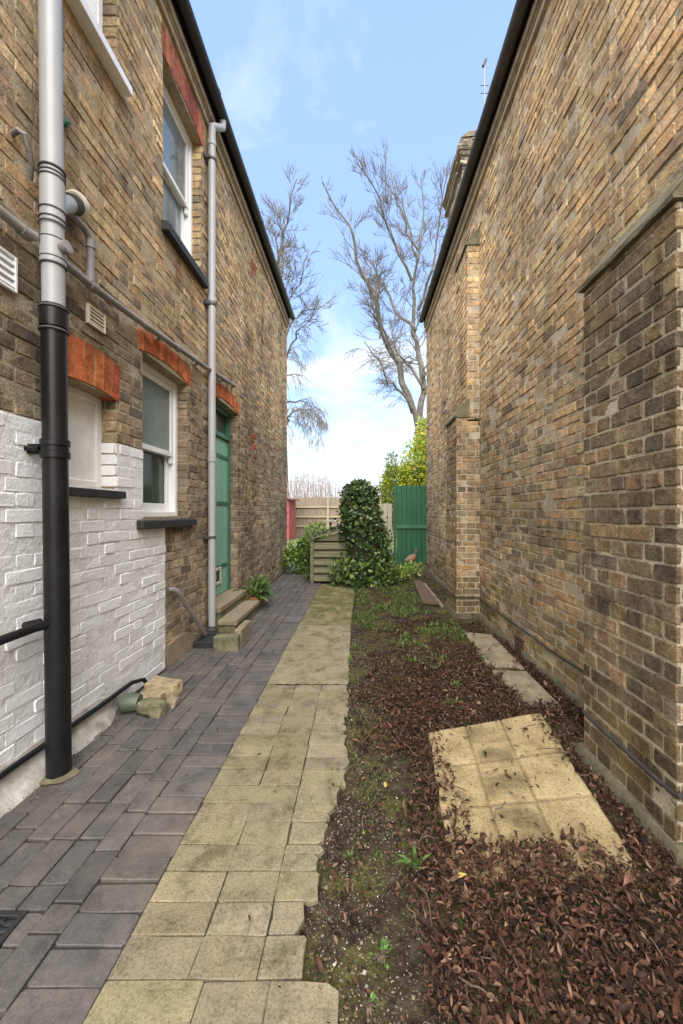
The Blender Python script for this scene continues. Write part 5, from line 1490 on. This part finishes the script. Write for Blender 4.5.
limbsR = [
    L_([(414, 413), (398, 366), (383, 339), (376, 312), (364, 292), (356, 262), (348, 241), (326, 214)], .30, .03, 16, 2.0, -2),
    L_([(376, 312), (379, 285), (378, 262), (370, 235)], .14, .03, 10, 2.0, 2),
    L_([(398, 366), (388, 350), (372, 330), (366, 305)], .11, .02, 8, 1.6, -3),
    L_([(414, 413), (400, 396), (388, 389), (376, 372), (366, 366)], .13, .02, 9, 1.8, -3),
    L_([(419, 425), (425, 389), (420, 350), (415, 329), (417, 288), (418.5, 248), (412, 205), (400, 160)], .30, .025, 15, 2.4, 2),
    L_([(418, 310), (430, 280), (436, 240), (440, 197)], .14, .02, 9, 2.2, -2),
    L_([(416, 330), (396, 308), (387, 275), (380, 255), (372, 228)], .16, .02, 10, 2.0, 3),
    L_([(412, 281), (392, 248), (378, 217), (358, 190)], .13, .018, 11, 2.2, -2),
    L_([(418, 260), (424, 220), (424, 164)], .12, .02, 9, 2.2, 1),
    L_([(424, 389), (404, 352), (394, 330), (386, 300)], .14, .02, 9, 1.8, 3),
    L_([(418, 250), (404, 222), (394, 195), (384, 175)], .10, .015, 8, 2.0, 0),
]
def droopR(z): return .55 if z < 11 else .12
bare_tree('large bare tree behind the right building with a forked leaning trunk', ([TP(428, 535, TY), TP(424, 470, TY), TP(419, 425, TY), TP(416, 411, TY)], [.40, .32, .28, .26]), limbsR, (TP(428, 535, TY).x, TY), 5, droopR)
limbsL = [
    L_([(283, 440), (283, 380), (280, 330), (281, 285), (285, 255), (294, 230), (301, 205)], .26, .02, 16, 1.7, -2),
    L_([(281, 285), (276, 250), (270, 220), (261, 190)], .13, .02, 10, 1.7, 2),
    L_([(281, 300), (283, 245), (278, 205)], .12, .02, 8, 1.7, 0),
    L_([(283, 430), (289, 419), (297, 413), (314, 416), (327, 430)], .12, .015, 10, 1.6, -2),
    L_([(283, 370), (289, 355), (301, 342), (320, 333)], .11, .015, 9, 1.7, -2),
    L_([(283, 405), (292, 398), (303, 397), (317, 409)], .10, .015, 9, 1.6, 2),
    L_([(282, 340), (293, 318), (305, 305), (320, 300)], .10, .015, 9, 1.7, 1),
    L_([(281, 320), (292, 300), (303, 280), (312, 262)], .09, .015, 9, 1.7, -1),
]
def droopL(z): return 1.0 if z < 12 else .15
bare_tree('bare tree with drooping twigs behind the left house', ([TP(284, 535, TY), TP(284, 480, TY), TP(283, 430, TY)], [.34, .26, .21]), limbsL, (TP(284, 535, TY).x, TY), 9, droopL)

# =================================================================== camera, light, sky
cam = bpy.data.cameras.new('camera'); co_ = bpy.data.objects.new('camera', cam); COL.objects.link(co_)
co_.location = (0, 0, 1.33); co_.rotation_euler = (R(90), 0, 0)
cam.sensor_fit = 'AUTO'; cam.sensor_width = 36; cam.lens = 403/1024*36; cam.shift_x = -18.5/1024; cam.shift_y = 0
cam.clip_start = .05; cam.clip_end = 2000
sc.camera = co_

SUN_EL, SUN_AZ = 50, 184       # azimuth: clockwise from +Y, where the sun stands
sun = bpy.data.lights.new('sun', 'SUN'); so = bpy.data.objects.new('sun', sun); COL.objects.link(so)
sun.energy = 5.0; sun.angle = R(86); sun.color = (1, .95, .87)
d = Vector((math.sin(R(SUN_AZ))*math.cos(R(SUN_EL)), math.cos(R(SUN_AZ))*math.cos(R(SUN_EL)), math.sin(R(SUN_EL))))
so.rotation_euler = d.to_track_quat('Z', 'Y').to_euler()

w = bpy.data.worlds.new('World'); sc.world = w; w.use_nodes = True
nt = w.node_tree; bg = nt.nodes['Background']; bg.inputs['Strength'].default_value = .125
sky = N(nt, 'ShaderNodeTexSky'); sky.sky_type = 'NISHITA'; sky.sun_disc = False
sky.sun_elevation = R(SUN_EL); sky.sun_rotation = R(SUN_AZ); sky.air_density = 1.0; sky.dust_density = 1.5; sky.ozone_density = 1.2
tc = N(nt, 'ShaderNodeTexCoord').outputs['Generated']
sep = N(nt, 'ShaderNodeSeparateXYZ'); nt.links.new(tc, sep.inputs[0])
# cloud layer: project the direction on a flat sheet
mx = N(nt, 'ShaderNodeMath', operation='MAXIMUM'); nt.links.new(sep.outputs['Z'], mx.inputs[0]); mx.inputs[1].default_value = .0
ad = N(nt, 'ShaderNodeMath', operation='ADD'); nt.links.new(mx.outputs[0], ad.inputs[0]); ad.inputs[1].default_value = .12
dv = N(nt, 'ShaderNodeVectorMath', operation='DIVIDE'); nt.links.new(tc, dv.inputs[0])
cmb = N(nt, 'ShaderNodeCombineXYZ')
for k in range(3): nt.links.new(ad.outputs[0], cmb.inputs[k])
nt.links.new(cmb.outputs[0], dv.inputs[1])
mp = N(nt, 'ShaderNodeMapping'); mp.inputs['Location'].default_value = (3.3, 1.7, 0); mp.inputs['Scale'].default_value = (1.0, 1.0, 0.0)
nt.links.new(dv.outputs[0], mp.inputs['Vector'])
cn = noise(nt, mp.outputs[0], 1.5, 8, .60, dist=.5)
# more cloud towards the horizon
hz = N(nt, 'ShaderNodeMapRange'); hz.inputs['From Min'].default_value = .05; hz.inputs['From Max'].default_value = .62; hz.inputs['To Min'].default_value = .22; hz.inputs['To Max'].default_value = -.045
nt.links.new(sep.outputs['Z'], hz.inputs['Value'])
sm = N(nt, 'ShaderNodeMath', operation='ADD'); nt.links.new(cn, sm.inputs[0]); nt.links.new(hz.outputs[0], sm.inputs[1])
cf_ = ramp(nt, sm.outputs[0], [(.52, (0, 0, 0)), (.60, (.45, .45, .45)), (.72, (.95, .95, .95))])
veil = mix(nt, .40, sky.outputs[0], (2.5, 3.7, 6.3))
c = mix(nt, cf_, veil, (3.5, 3.8, 4.15))
nt.links.new(c, bg.inputs['Color'])

vs = sc.view_settings; vs.view_transform = 'Standard'; vs.look = 'None'; vs.gamma = 1; vs.use_curve_mapping = False
vs.exposure = 1.3
sc.render.engine = 'CYCLES'
sc.cycles.use_denoising = True
sc.cycles.max_bounces = 10; sc.cycles.diffuse_bounces = 6; sc.cycles.glossy_bounces = 4
sc.cycles.use_adaptive_sampling = True; sc.cycles.adaptive_threshold = .01
